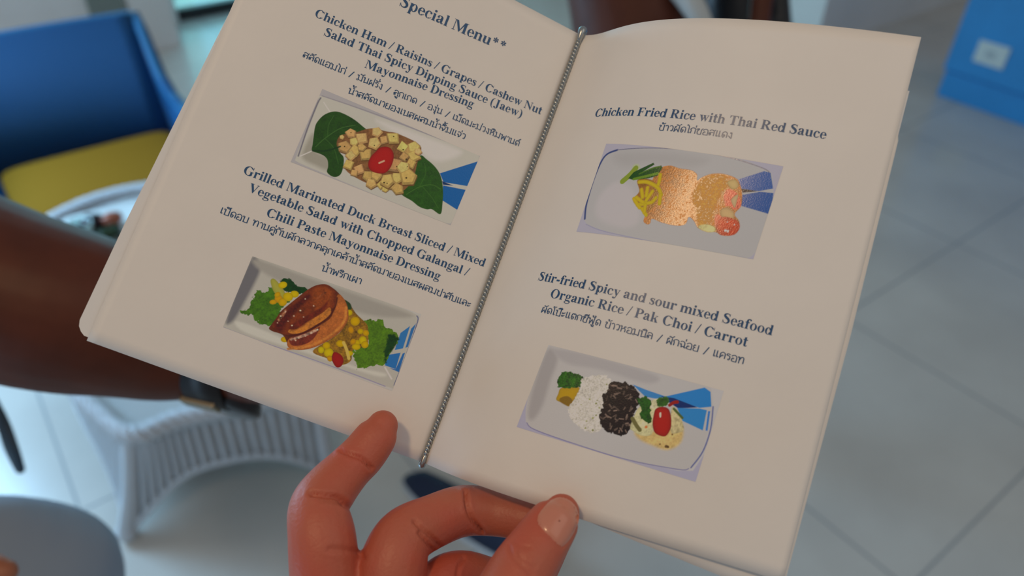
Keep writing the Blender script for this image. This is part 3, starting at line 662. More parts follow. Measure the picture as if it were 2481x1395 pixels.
CREASE = [  # pixel polyline, half width mm, depth mm
 ([(826, 1092), (850, 1101), (876, 1112), (899, 1134)], 0.50, 1.09),
 ([(755, 1196), (790, 1200), (820, 1206), (846, 1230)], 0.63, 1.38),
 ([(775, 1212), (805, 1214), (838, 1226)], 0.45, 0.51),
 ([(880, 1350), (868, 1336), (840, 1332), (800, 1330)], 0.72, 0.51),
 ([(1128, 1192), (1131, 1222), (1142, 1254), (1168, 1290)], 0.54, 1.23),
 ([(1004, 1262), (1026, 1284), (1050, 1305), (1070, 1326)], 0.54, 1.01),
 ([(1016, 1290), (1034, 1312), (1052, 1332)], 0.50, 0.87),
 ([(1108, 1395), (1112, 1370), (1124, 1352)], 0.45, 0.65),
 ([(1233, 1320), (1240, 1344), (1262, 1366), (1288, 1392)], 0.45, 0.46),
 ([(1258, 1326), (1254, 1344), (1270, 1356), (1296, 1372)], 0.36, 0.38),
 ([(1240, 1312), (1262, 1322), (1286, 1326)], 0.32, 0.32),
]
NAIL = [(1340, 1207), (1322, 1222), (1306, 1243), (1302, 1262), (1310, 1280), (1330, 1300), (1349, 1319), (1361, 1325), (1372, 1318), (1386, 1300), (1398, 1276), (1403, 1250), (1396, 1226), (1380, 1210), (1360, 1203)]
def seg_dist(Q, poly):
    best = np.full(len(Q), 1e9)
    for a, b in zip(poly[:-1], poly[1:]):
        a, b = np.array(a, float), np.array(b, float); d = b-a
        t = np.clip(((Q-a) @ d)/(d @ d), 0, 1); best = np.minimum(best, np.hypot(*(Q-(a+t[:, None]*d)).T))
    return best
def creases(me):
    nv = len(me.vertices)
    a = np.empty(nv*3); me.vertices.foreach_get('co', a); a = a.reshape(-1, 3)
    nn = np.empty(nv*3); me.vertex_normals.foreach_get('vector', nn); nn = nn.reshape(-1, 3)
    c = (a-CP) @ CR; dep = -c[:, 2]
    Q = np.stack([IW/2+FPX*c[:, 0]/dep, IH/2-FPX*c[:, 1]/dep], 1)
    face = np.clip(np.einsum('ij,ij->i', nn, (CP-a)/np.linalg.norm(CP-a, axis=1)[:, None])*2.5, 0, 1)
    disp = np.zeros(nv)
    for poly, w_, d_ in CREASE:
        mm = seg_dist(Q, cr(poly, 5))*dep/FPX*1000
        disp -= d_*np.exp(-(mm/w_)**2)*face - .18*d_*np.exp(-((mm-2.2*w_)/(1.4*w_))**2)*face
    mm = seg_dist(Q, cr(NAIL, 4, True))*dep/FPX*1000
    disp -= .30*np.exp(-(mm/.35)**2)*face*(dep < .2135)
    a = a + nn*(disp/1000)[:, None]
    me.vertices.foreach_set('co', a.ravel()); me.update()
hand_o = fused('palm_and_fingers', h, .00062, M_skin, hd, 7, creases)
from mathutils.bvhtree import BVHTree
bv = BVHTree.FromPolygons([v.co[:] for v in hand_o.data.vertices], [p_.vertices[:] for p_ in hand_o.data.polygons])
no = cr(NAIL, 4, True); ncen = np.array([1354, 1262.0])
nl = MB(); NA, NR = len(no), 12; V = []; F = []
for j in range(NR+1):
    for i in range(NA):
        rr = max(j/NR, .02); q = ncen + (no[i]-ncen)*rr
        dr = Vector(CR @ ray(*q)).normalized(); hit, nrm, _, _ = bv.ray_cast(Vector(CP), dr)
        if hit is None: hit = Vector(atd(q[0], q[1], .2)); nrm = -dr
        V.append(hit + nrm*(.00042*(1-rr**3)-.00006))
for j in range(NR):
    for i in range(NA): F.append([j*NA+i, j*NA+(i+1) % NA, (j+1)*NA+(i+1) % NA, (j+1)*NA+i])
F.append(list(range(NA))); nl.add(V, F); nlo = nl.build('thumbnail', mat('nail', (.62, .24, .16), .28, coat=.3), hd); nlo['label'] = 'glossy pink thumbnail'
PH_1 = [
  ('F',(150,142,138)),
  ('B',(166,158,143),[(22,458),(361,479),(785,498),(1002,513),(1059,492),(1066,448),(1070,201),(1063,37),(1033,2),(915,0),(555,2),(203,9),(38,15),(18,47),(11,233),(6,414)],6.6,{}),
  ('L',(92,86,94),[(27,51),(13,227),(8,393),(12,443)],8.0,{'w':8.0}),
  ('L',(128,120,122),[(15,459),(359,485),(784,501),(1001,516)],6.6,{'w':6.0}),
  ('B',(138,130,115),[(47,59),(52,214),(110,122),(189,113),(225,40),(145,35)],39.8,{}),
  ('L',(205,198,186),[(39,425),(98,382)],5.3,{'w':6.0}),
  ('L',(196,188,176),[(38,55),(92,115)],5.3,{'w':6.6}),
  ('B',(182,174,158),[(371,453),(792,482),(944,472),(808,351),(607,400)],53.0,{}),
  ('P',(24,80,132),[(866,290),(1065,465),(1073,284),(910,245)],3.3,{}),
  ('P',(20,80,132),[(915,224),(1062,254),(1063,109),(946,131)],3.3,{}),
  ('P',(20,45,80),[(898,248),(976,248),(914,228)],4.0,{}),
  ('B',(34,62,20),[(49,290),(67,346),(105,389),(153,407),(238,401),(318,377),(359,361),(324,327),(256,304),(225,261),(222,201),(249,168),(277,151),(295,107),(303,51),(288,20),(258,10),(221,24),(214,58),(196,94),(169,111),(133,114),(89,114),(77,152),(63,204),(51,251)],4.0,{'n':0.35}),
  ('B',(38,70,20),[(707,349),(754,342),(813,322),(863,290),(900,245),(933,182),(956,116),(972,42),(909,51),(878,38),(828,36),(770,53),(716,61),(690,73),(689,110),(710,164),(722,222),(695,263)],4.0,{'n':0.35}),
  ('B',(112,74,42),[(208,269),(283,324),(362,389),(460,410),(525,424),(682,410),(704,321),(722,207),(714,136),(684,86),(600,65),(463,52),(319,80),(300,161),(216,198)],5.3,{'n':0.5}),
  ('Q',(194,160,88),[(262,307,34.5),(220,265,15.9),(260,210,43.7),(336,306,45.1),(300,264,30.5),(404,381,35.8),(462,351,31.8),(416,308,43.7),(513,384,47.7),(327,217,41.1),(316,175,34.5),(324,119,38.4),(394,112,39.8),(374,82,26.5),(589,354,41.1),(630,342,29.2),(654,382,43.7),(672,329,42.4),(686,366,26.5),(396,217,46.4),(355,251,29.2),(672,276,35.8),(619,299,33.1),(588,225,55.7),(639,232,46.4),(460,96,38.4),(505,122,41.1),(496,59,37.1),(553,75,29.2),(629,152,38.4),(614,101,34.5),(661,91,39.8),(588,60,22.5),(580,113,49.0),(696,188,57.0)],3.3,{}),
  ('B',(150,26,14),[(459,297),(503,320),(542,303),(563,260),(566,200),(546,154),(500,135),(456,139),(429,172),(429,224),(443,260)],4.0,{'rim':0.5}),
  ('L',(220,140,110),[(491,202),(513,226)],5.3,{'w':10.6}),
  ('L',(56,88,36),[(100,147),(132,220),(191,312),(265,368)],5.3,{'w':4.6}),
  ('L',(52,84,34),[(141,231),(119,303),(125,372)],5.3,{'w':3.3}),
  ('L',(52,84,34),[(134,214),(204,178),(263,100)],5.3,{'w':3.3}),
  ('L',(58,92,32),[(723,79),(779,155),(848,200),(909,195)],5.3,{'w':4.6}),
  ('L',(54,88,30),[(779,155),(784,249),(752,311)],5.3,{'w':3.3}),
  ('L',(54,88,30),[(796,166),(880,122),(944,73)],5.3,{'w':3.3}),
  ('L',(24,48,16),[(92,115),(168,148),(234,206)],8.0,{'w':9.3}),
  ('C',(70,55,25),[(257,216,4.6),(421,295,4.0),(508,397,4.6),(637,291,6.0),(600,223,5.3),(566,96,5.3),(585,100,4.0),(682,179,6.0),(595,341,5.3),(260,313,4.0),(661,249,4.0)],2.0,{}),
]
PH_2 = [
  ('F',(166,158,148)),
  ('B',(158,150,136),[(8,503),(350,504),(754,502),(1022,490),(1054,451),(1062,238),(1062,38),(1036,15),(735,5),(400,6),(141,-2),(14,-2),(-3,31),(-6,270),(-7,474)],5.0,{}),
  ('B',(98,93,92),[(1,489),(58,463),(73,409),(61,224),(41,65),(3,38),(-8,239)],31.5,{}),
  ('B',(140,132,120),[(21,486),(357,485),(761,483),(1014,473),(794,395),(527,382),(123,414)],37.8,{}),
  ('B',(176,168,152),[(54,64),(192,72),(513,59),(783,59),(981,84),(925,50),(522,34),(135,17)],25.2,{}),
  ('L',(128,118,140),[(4,-1),(206,-2),(452,6),(801,13),(1010,12)],3.8,{'w':5.0}),
  ('L',(84,84,110),[(1038,481),(1056,445),(1062,238),(1059,37)],3.8,{'w':6.3}),
  ('L',(200,192,178),[(968,118),(1030,68)],5.0,{'w':10.1}),
  ('P',(45,98,144),[(981,349),(1021,409),(1029,265),(985,238)],3.1,{}),
  ('P',(45,92,138),[(1033,395),(1050,435),(1055,284),(1042,273)],3.1,{}),
  ('P',(40,94,144),[(941,188),(1025,235),(1033,131),(964,130)],3.1,{}),
  ('P',(40,88,138),[(1039,235),(1051,245),(1058,121),(994,124),(1033,131)],3.1,{}),
  ('B',(60,94,22),[(53,138),(96,179),(91,229),(104,301),(140,309),(173,345),(216,332),(287,317),(271,251),(267,191),(245,123),(189,100),(147,126),(116,142),(90,124)],3.8,{'n':0.5,'fr':16.4}),
  ('B',(24,54,20),[(202,409),(243,440),(305,413),(353,424),(364,392),(309,363),(245,359)],3.8,{'n':0.5,'fr':12.6}),
  ('B',(72,102,22),[(751,343),(805,363),(839,383),(878,354),(945,343),(986,309),(978,257),(964,203),(960,139),(902,110),(876,87),(814,50),(784,94),(752,124),(762,170),(819,220),(771,273)],3.8,{'n':0.5,'fr':16.4}),
  ('B',(26,52,18),[(921,313),(980,314),(978,257),(964,203),(958,145),(924,216)],15.7,{'n':0.5,'fr':12.6}),
  ('B',(148,140,58),[(148,387),(171,405),(250,346),(250,309),(193,323)],3.8,{'rim':0.3}),
  ('C',(206,142,20),[(222,387,26.4),(305,357,25.2),(208,263,21.4),(230,294,26.4),(259,283,26.4),(276,327,29.0),(215,317,20.1)],3.1,{'rim':0.35}),
  ('B',(120,84,26),[(582,417),(622,417),(687,370),(770,329),(795,281),(817,205),(748,151),(760,85),(710,37),(625,46),(527,57),(604,174),(640,259)],5.0,{'n':0.8}),
  ('B',(40,55,30),[(571,427),(628,420),(648,384),(596,379)],6.3,{'n':0.5}),
  ('C',(204,140,22),[(646,362,18.9),(697,323,29.0),(692,264,22.7),(749,275,17.6),(783,277,20.1),(781,227,26.4),(803,207,22.7),(756,203,18.9),(730,200,18.9),(759,176,26.4),(618,83,29.0),(591,119,22.7),(637,51,18.9),(351,65,23.9),(735,124,22.7),(663,161,25.2),(571,82,21.4)],3.1,{'rim':0.4}),
  ('L',(190,150,70),[(679,174),(713,137),(743,93)],3.8,{'w':18.9}),
  ('B',(138,26,10),[(646,97),(686,99),(716,75),(718,33),(691,16),(651,50)],3.8,{'rim':0.4}),
  ('B',(84,38,20),[(249,94),(273,208),(348,363),(461,473),(565,443),(635,364),(651,284),(579,150),(452,42),(389,34),(331,86)],5.0,{'n':0.5}),
  ('B',(158,86,38),[(540,438),(572,442),(625,390),(653,314),(637,229),(582,143),(520,76),(455,35),(393,24),(370,51),(381,92),(452,150),(515,232),(555,306)],3.8,{'n':0.4,'rim':0.35}),
  ('B',(100,40,28),[(377,68),(399,114),(473,165),(514,217),(508,143),(476,87),(411,46)],5.0,{'n':0.5}),
  ('B',(104,44,18),[(243,93),(255,149),(269,221),(298,284),(337,359),(369,416),(406,459),(457,483),(509,469),(537,436),(548,361),(526,294),(487,236),(446,169),(397,120),(341,94),(290,91)],3.8,{'n':0.5,'rim':0.3}),
  ('B',(168,100,40),[(433,221),(492,296),(525,352),(544,301),(492,223),(428,144),(373,114),(353,131)],6.3,{'n':0.5}),
  ('B',(78,28,12),[(262,130),(285,213),(330,305),(369,379),(397,375),(355,271),(326,171),(312,100)],25.2,{'n':0.6}),
  ('B',(122,56,24),[(400,420),(457,464),(504,446),(521,379),(487,308),(437,318)],31.5,{'n':0.5}),
  ('B',(92,34,14),[(347,150),(415,251),(478,334),(499,386),(504,336),(448,235),(388,145)],16.4,{'n':0.6}),
  ('L',(176,106,48),[(389,16),(450,48),(513,95),(569,160),(615,235),(635,307),(616,386)],11.3,{'w':13.8,'n':0.5}),
  ('L',(70,28,14),[(367,94),(431,137),(494,217),(540,292),(554,363),(545,425)],7.6,{'w':8.8}),
  ('L',(150,96,66),[(276,165),(287,206),(292,238)],12.6,{'w':12.6,'n':1.6}),
  ('L',(158,116,92),[(386,79),(421,108),(456,140),(499,186)],7.6,{'w':15.1,'n':1.3}),
  ('L',(128,66,36),[(436,376),(456,413),(469,432)],15.1,{'w':7.6,'n':1.2}),
  ('C',(190,150,122),[(278,195,5.7),(294,231,5.0),(349,224,5.7),(372,270,5.0),(403,239,4.4),(434,327,5.7),(329,180,4.4),(422,105,6.3),(455,133,7.6),(479,160,7.6),(507,193,6.3),(411,82,5.0),(276,147,4.4),(359,163,5.0),(373,351,3.8)],4.4,{'n':0.8}),
]
PH_3 = [
  ('F',(150,142,148)),
  ('B',(154,147,141),[(36,443),(90,466),(249,486),(468,503),(681,508),(841,497),(951,475),(1008,455),(1042,382),(1062,316),(1067,218),(1066,70),(1048,18),(1008,-1),(804,-9),(538,-7),(255,6),(85,32),(41,54),(22,83),(6,175),(3,306),(11,395)],4.4,{}),
  ('B',(162,152,147),[(68,179),(147,288),(279,249),(365,107),(296,48),(120,80)],49.5,{}),
  ('B',(147,140,134),[(88,440),(366,477),(640,471),(553,414),(335,408),(172,377)],71.5,{}),
  ('L',(50,60,98),[(28,73),(5,155),(-2,290),(7,390),(31,440),(90,466)],6.6,{'w':11.0}),
  ('L',(92,88,104),[(90,466),(249,487),(468,503),(736,500),(952,473),(1005,450)],3.3,{'w':4.4}),
  ('L',(132,126,142),[(48,44),(193,15),(537,-4),(804,-8),(1008,-1)],3.3,{'w':4.4}),
  ('P',(36,72,124),[(847,393),(967,458),(1004,455),(1044,377),(972,350),(870,347)],2.8,{}),
  ('P',(30,68,120),[(891,316),(983,349),(1053,354),(1078,242),(905,259)],2.8,{}),
  ('P',(28,28,40),[(865,347),(972,350),(892,328)],2.8,{}),
  ('B',(146,88,38),[(396,394),(445,410),(503,402),(573,401),(612,382),(622,353),(642,371),(691,398),(756,408),(822,399),(854,379),(888,325),(905,259),(885,211),(922,178),(931,135),(902,100),(853,92),(813,102),(768,95),(711,108),(680,137),(642,156),(635,115),(581,100),(498,105),(439,117),(437,91),(418,84),(393,100),(396,146),(392,186),(368,284),(374,361)],3.3,{'n':0.5,'gr':0.35}),
  ('B',(168,116,58),[(646,362),(698,394),(764,400),(803,361),(773,296),(769,186),(761,116),(705,126),(672,191),(623,273)],27.5,{'n':0.5,'gr':0.3}),
  ('B',(196,166,112),[(717,123),(755,134),(799,127),(807,104),(763,96),(716,108)],7.7,{'n':0.3}),
  ('B',(192,150,98),[(790,369),(825,389),(853,369),(851,344),(821,339)],6.6,{'rim':0.3}),
  ('B',(186,72,52),[(796,290),(803,331),(846,328),(888,295),(902,253),(877,234),(841,248),(822,245)],5.5,{'n':0.6}),
  ('B',(200,146,100),[(804,222),(835,237),(877,219),(883,186),(844,179),(815,189)],5.5,{'rim':0.3}),
  ('B',(200,150,108),[(842,278),(854,305),(872,313),(874,273),(874,243)],4.4,{'rim':0.3}),
  ('B',(184,80,56),[(783,189),(821,185),(824,146),(804,128)],6.6,{'n':0.5}),
  ('B',(160,46,22),[(803,147),(821,185),(872,189),(917,177),(935,145),(920,108),(873,93),(830,98)],4.4,{'rim':0.3,'n':0.4}),
  ('C',(235,225,210),[(864,119,7.7),(878,118,7.7),(901,157,4.4),(859,164,3.9)],2.2,{}),
  ('B',(130,84,28),[(279,310),(354,323),(423,286),(437,217),(403,142),(358,156),(292,199),(312,252)],5.5,{'n':0.4}),
  ('B',(150,150,120),[(222,387),(247,399),(271,381),(252,353),(228,356)],4.4,{}),
  ('L',(112,124,40),[(245,373),(224,335),(191,296)],3.3,{'w':31.9}),
  ('P',(26,62,20),[(220,314),(241,352),(341,414),(351,405),(287,352),(392,405),(403,392),(390,347),(342,327),(257,308)],3.3,{}),
  ('L',(84,112,26),[(255,314),(316,334),(386,360)],3.3,{'w':14.3}),
  ('L',(60,92,22),[(278,345),(344,383),(386,398)],3.3,{'w':7.7}),
  ('L',(194,152,36),[(404,354),(410,319),(410,292)],2.8,{'w':19.8,'rim':0.3}),
  ('L',(194,152,36),[(294,301),(343,306),(413,284),(447,248)],2.8,{'w':19.8,'rim':0.3}),
  ('L',(194,152,36),[(442,248),(453,201)],2.8,{'w':19.8,'rim':0.3}),
  ('L',(194,152,36),[(322,263),(343,223)],2.8,{'w':19.8,'rim':0.3}),
  ('L',(194,152,36),[(354,277),(362,233)],2.8,{'w':19.8,'rim':0.3}),
  ('L',(194,152,36),[(390,261),(380,235),(370,208)],2.8,{'w':19.8,'rim':0.3}),
  ('L',(194,152,36),[(421,230),(408,205),(384,195),(328,178)],2.8,{'w':19.8,'rim':0.3}),
  ('L',(194,152,36),[(294,210),(319,187),(347,165)],2.8,{'w':19.8,'rim':0.3}),
  ('L',(194,152,36),[(305,218),(355,196)],2.8,{'w':19.8,'rim':0.3}),
  ('L',(194,152,36),[(362,162),(398,131)],2.8,{'w':19.8,'rim':0.3}),
  ('L',(194,152,36),[(374,184),(381,144)],2.8,{'w':19.8,'rim':0.3}),
]
PH_4 = [
  ('F',(165,157,151)),
  ('P',(148,141,152),[(-19,319),(37,55),(346,2),(659,1),(953,29),(1030,52),(1076,206),(1106,-18),(-11,-16)],3.6,{}),
  ('B',(161,153,146),[(12,499),(92,514),(346,523),(669,512),(951,502),(992,489),(1023,426),(1039,359),(1045,208),(1033,117),(1004,56),(952,34),(658,6),(344,8),(109,17),(53,34),(32,66),(4,149),(-8,308),(1,441)],4.8,{}),
  ('B',(142,134,129),[(8,475),(87,441),(95,301),(104,162),(81,67),(35,93),(5,279)],42.1,{}),
  ('B',(149,141,136),[(54,486),(354,500),(679,484),(635,430),(378,437),(149,424)],36.1,{}),
  ('L',(106,100,132),[(51,39),(109,16),(345,6),(658,6),(951,36),(1004,56)],3.6,{'w':4.8}),
  ('L',(80,84,124),[(1030,404),(1053,287),(1049,163),(1014,64)],4.8,{'w':7.2}),
  ('P',(50,108,154),[(563,405),(647,396),(767,389),(720,364),(654,358)],3.0,{}),
  ('P',(40,106,160),[(756,386),(954,491),(992,477),(1021,402),(960,379),(811,386)],3.0,{}),
  ('P',(18,40,84),[(738,384),(809,393),(951,379),(849,346),(781,366)],3.0,{}),
  ('P',(44,110,162),[(843,347),(961,376),(1003,378),(1015,269),(893,288)],3.6,{}),
  ('P',(44,100,165),[(1011,375),(1022,378),(1040,273),(1029,273)],2.4,{}),
  ('B',(180,150,94),[(665,165),(775,202),(875,267),(914,242),(919,172),(864,118),(773,118),(695,131)],24.1,{'n':0.3}),
  ('B',(158,122,26),[(173,279),(232,301),(276,310),(282,274),(269,229),(257,193),(217,202),(172,209),(170,244)],3.6,{'rim':0.3}),
  ('B',(112,82,16),[(189,223),(227,246),(265,231),(256,196),(204,202)],8.4,{}),
  ('B',(40,76,20),[(137,318),(142,358),(175,377),(228,379),(271,371),(285,343),(280,314),(173,279),(149,289)],3.6,{'n':1.0,'fr':7.2}),
  ('B',(194,184,154),[(276,360),(329,393),(387,411),(438,396),(445,342),(434,302),(448,244),(459,198),(474,122),(440,94),(376,94),(298,128),(259,179),(271,233),(283,305)],4.8,{'n':0.3,'fr':8.4,'gr':0.25}),
  ('C',(120,118,70),[(358,263,5.4),(402,250,6.0),(427,232,5.4),(424,188,4.8),(412,169,5.4),(383,143,4.2),(391,105,5.4),(435,105,6.0),(423,367,4.8),(401,268,3.6),(322,222,3.0)],2.4,{}),
  ('B',(30,18,20),[(432,376),(506,402),(572,395),(616,358),(628,306),(626,257),(633,168),(605,123),(544,118),(489,133),(446,182),(443,243),(420,304),(441,335)],3.6,{'n':0.5,'fr':10.8}),
  ('G',(104,84,72),[(434,370),(508,396),(568,387),(610,350),(621,255),(621,165),(591,126),(540,129),(457,185),(432,289)],2.4,{'cnt':60,'len':24.1,'w':7.8}),
  ('B',(188,172,124),[(643,298),(687,334),(741,301),(747,230),(754,173),(706,152),(653,162),(629,179),(632,258)],4.8,{'n':0.4,'rim':0.25}),
  ('B',(184,162,116),[(815,339),(854,332),(894,284),(915,242),(880,215),(849,218)],4.8,{'n':0.5,'rim':0.25}),
  ('B',(190,175,130),[(687,334),(730,370),(783,361),(757,329),(715,306)],4.8,{'n':0.5}),
  ('B',(34,70,20),[(618,327),(654,358),(691,348),(704,303),(733,244),(705,228),(653,252),(653,288)],3.6,{'n':0.8,'fr':12.0}),
  ('B',(50,84,28),[(721,362),(761,388),(794,364),(762,331),(737,333)],3.6,{'n':0.8,'fr':9.6}),
  ('L',(96,88,48),[(626,226),(656,199),(685,178)],3.0,{'w':21.7}),
  ('L',(128,28,16),[(799,350),(817,370),(834,377)],3.0,{'w':18.1}),
  ('L',(70,84,40),[(828,337),(888,303)],3.0,{'w':13.2}),
  ('C',(190,90,50),[(713,203,8.4)],3.0,{}),
  ('B',(150,30,12),[(732,274),(732,310),(762,331),(800,329),(828,289),(844,234),(834,189),(807,179),(767,188),(741,229)],3.6,{'rim':0.5}),
  ('B',(226,176,146),[(759,294),(767,299),(774,277),(768,273)],3.0,{}),
  ('C',(96,70,40),[(852,134,9.6),(861,134,7.2),(815,136,5.4),(863,204,5.4)],3.0,{}),
]
# ================================================================ the menu booklet
def off(p): return CP + np.array(p)
LBL, LTL = off((.00188, .19874, -.14499)), off((.10163, .24904, -.04489))
SPB, SPT = off((.07263, .13799, -.18907)), off((.17238, .18828, -.08898))
RB, RT = off((.12591, .04364, -.18261)), off((.21569, .09737, -.07169))
NRM_R = np.array([-.6280992, -.2322615, .7426614])
NRM_L = np.cross(SPB-LBL, LTL-LBL); NRM_L /= np.linalg.norm(NRM_L)
WL, WR, HP = 103.15, 108.0, 150.0
def PL(s, v):
    s, v = np.asarray(s, float)[..., None], np.asarray(v, float)[..., None]
    return LBL + (SPB-LBL)*s + (LTL-LBL)*v
def _edge(S, E, p):
    t = np.linspace(0, 1, 401)[:, None]; x1, h1, x2, h2 = p
    x = 3*(1-t)**2*t*x1+3*(1-t)*t*t*x2+t**3; hh = 3*(1-t)**2*t*h1+3*(1-t)*t*t*h2
    c = S+(E-S)*x+NRM_R*hh
    d = np.concatenate([[0], np.cumsum(np.linalg.norm(np.diff(c, axis=0), axis=1))]); return c, d/d[-1]
EB, DB = _edge(SPB, RB, (.2, .014, .3, .02)); ET, DT = _edge(SPT, RT, (.15225, -.00159, .15022, .02265))
def PR(s, v):
    s = np.asarray(s, float); v = np.asarray(v, float)[..., None]
    sc = np.clip(s, 0, 1)
    a = np.stack([np.interp(sc, DB, EB[:, k]) for k in range(3)], -1) + np.clip(s-1, 0, None)[..., None]*(RB-SPB)
    b = np.stack([np.interp(sc, DT, ET[:, k]) for k in range(3)], -1) + np.clip(s-1, 0, None)[..., None]*(RT-SPT)
    return a*(1-v)+b*v
def NL(s, v): return np.broadcast_to(NRM_L, np.shape(s)+(3,))
def NR_(s, v):
    h_ = 2e-3; a = PR(np.asarray(s)+h_, v)-PR(np.asarray(s)-h_, v); b = PR(s, np.asarray(v)+h_)-PR(s, np.asarray(v)-h_)
    n_ = np.cross(a, b); n_ /= np.linalg.norm(n_, axis=-1)[..., None]; return n_
PAGES = {'L': (PL, NL, WL), 'R': (PR, NR_, WR)}

def paper(name, c):
    m = mat(name, c, .55, spec=.35, noise_amp=.012, noise_scale=60, bump=.05, bump_scale=500); return m
M_paper = paper('cream_paper', (.86, .825, .78))
M_cover = paper('white_cover', (.84, .83, .82))
M_ink = mat('navy_ink', (.026, .095, .23), .30, spec=.5)
def print_mat():
    m = bpy.data.materials.new('printed_photo'); m.use_nodes = True; nt = m.node_tree; b = nt.nodes['Principled BSDF']
    at = nt.nodes.new('ShaderNodeAttribute'); at.attribute_name = 'print'; link(nt, at.outputs['Color'], b.inputs['Base Color'])
    bw = nt.nodes.new('ShaderNodeRGBToBW'); link(nt, at.outputs['Color'], bw.inputs[0])
    for sock, v0, v1 in (('Roughness', .25, .50), ('Specular IOR Level', .60, .22)):     # dense toner is glossier than bare paper
        mr = nt.nodes.new('ShaderNodeMapRange'); mr.inputs['From Min'].default_value = .30; mr.inputs['From Max'].default_value = .50
        mr.inputs['To Min'].default_value = v0; mr.inputs['To Max'].default_value = v1
        link(nt, bw.outputs[0], mr.inputs['Value']); link(nt, mr.outputs[0], b.inputs[sock])
    tc = nt.nodes.new('ShaderNodeTexCoord'); n = nt.nodes.new('ShaderNodeTexNoise'); n.inputs['Scale'].default_value = 2600; n.inputs['Detail'].default_value = 2
    bp = nt.nodes.new('ShaderNodeBump'); bp.inputs['Strength'].default_value = .6; bp.inputs['Distance'].default_value = .000045
    link(nt, tc.outputs['Object'], n.inputs['Vector']); link(nt, n.outputs['Fac'], bp.inputs['Height']); link(nt, bp.outputs['Normal'], b.inputs['Normal'])
    return m
M_print = print_mat()

menu = empty('menu_booklet', (SPB+SPT)/2, 'open cream menu booklet with blue lettering and four dish photos, held by the hand', 'menu')
def sheet(fn, nfn, nu, nv, t, back=0.0, warp=None):
    uu, vv = np.meshgrid(np.linspace(0, 1, nu+1), np.linspace(0, 1, nv+1))
    S, V = (uu, vv) if warp is None else warp(uu, vv)
    bk = back(uu, vv)[..., None] if callable(back) else back
    N = nfn(S, V); A = (fn(S, V)-N*bk).reshape(-1, 3); B = (fn(S, V)-N*(bk+t)).reshape(-1, 3)
    w_ = nu+1; k = len(A); F = []
    for j in range(nv):
        for i in range(nu):
            q = [j*w_+i, j*w_+i+1, (j+1)*w_+i+1, (j+1)*w_+i]; F.append(q); F.append([k+x for x in q[::-1]])
    bd = [i for i in range(nu+1)] + [(j+1)*w_-1 for j in range(1, nv+1)] + [nv*w_+i for i in range(nu-1, -1, -1)] + [j*w_ for j in range(nv-1, 0, -1)]
    for a, b in zip(bd, bd[1:]+bd[:1]): F.append([a, k+a, k+b, b])
    return MB().add(np.vstack([A, B]), F)
pgL = sheet(PL, NL, 40, 40, .00014).build('page', M_paper, menu)
pgR = sheet(PR, NR_, 72, 40, .00014).build('page', M_paper, menu)
# sheets behind: left cover with a rounded corner, right under-sheet fanning out at the bottom
cv = [(-4.1, 4.6), (-3.6, 2.9), (-2.6, 1.7), (-1.4, .9), (102.5, .9), (102.5, 150), (1.6, 150), (-.1, 108), (-2.2, 62), (-3.4, 34)]
A = [PL(a/WL, b/HP)-NRM_L*.0011 for a, b in cv]; B = [q-NRM_L*.0005 for q in A]; k = len(cv)
MB().add(A+B, [list(range(k)), list(range(2*k-1, k-1, -1))]+[[i, k+i, k+(i+1) % k, (i+1) % k] for i in range(k)]).build('cover', M_cover, menu, smooth=False)
def fan(u, v):
    g = np.clip((u-.30)/.7, 0, 1)
    return u*(1.0+.012*np.clip(1-abs(v-.5), 0, 1)*(v < .88)), v*.925 + (.016-.052*g)*(1-v)
sheet(PR, NR_, 72, 40, .00014, lambda u, v: .0004+.0026*np.clip((u-.3)/.7, 0, 1)*(1-v), fan).build('page', M_paper, menu)
sheet(PR, NR_, 72, 40, .0004, lambda u, v: .0009+.0034*np.clip((u-.2)/.8, 0, 1)*(1-v), lambda u, v: (u*1.004, v*.90+(.018-.044*np.clip((u-.3)/.7, 0, 1))*(1-v))).build('cover', M_cover, menu)

# --- silver elastic cord along the fold
M_silver = mat('silver_cord', (.40, .42, .42), .26, .9)
mid = NRM_L+NRM_R; mid /= np.linalg.norm(mid)
sd_ = np.cross(SPT-SPB, mid); sd_ /= np.linalg.norm(sd_); ln = np.linalg.norm(SPT-SPB)
cord = MB()
pitch = .0026; N = int(ln/pitch*10)
for k in range(2):
    P = []
    for i in range(N+1):
        t = i/N; ph = 2*math.pi*(ln*t/pitch)+math.pi*k
        P.append(SPB+(SPT-SPB)*t + mid*(.0009+.00045*math.sin(ph)) + sd_*(.00045*math.cos(ph)))
    cord.tube(P, .00052, 8, 1)
co_ = cord.build('spine_cord', M_silver, menu); co_['label'] = 'thin twisted silver cord along the fold'
dr_ = (SPT-SPB)/ln
kn_ = MB().tube([SPT-dr_*.002+mid*.0012, SPT+dr_*.0008+mid*.0012, SPT+dr_*.0016-mid*.0004, SPT+dr_*.0006-mid*.0020, SPT-dr_*.004-mid*.0022], [.0010, .0014, .0016, .0012, .0008], 10, 4)
kn_.build('cord_loop', M_silver, co_)
kn_ = MB().tube([SPB+dr_*.002+mid*.0010, SPB-dr_*.0006+mid*.0010, SPB-dr_*.0009-mid*.0004, SPB-dr_*.0002-mid*.002], [.0009, .0011, .0011, .0008], 10, 4)
kn_.build('cord_end', M_silver, co_)

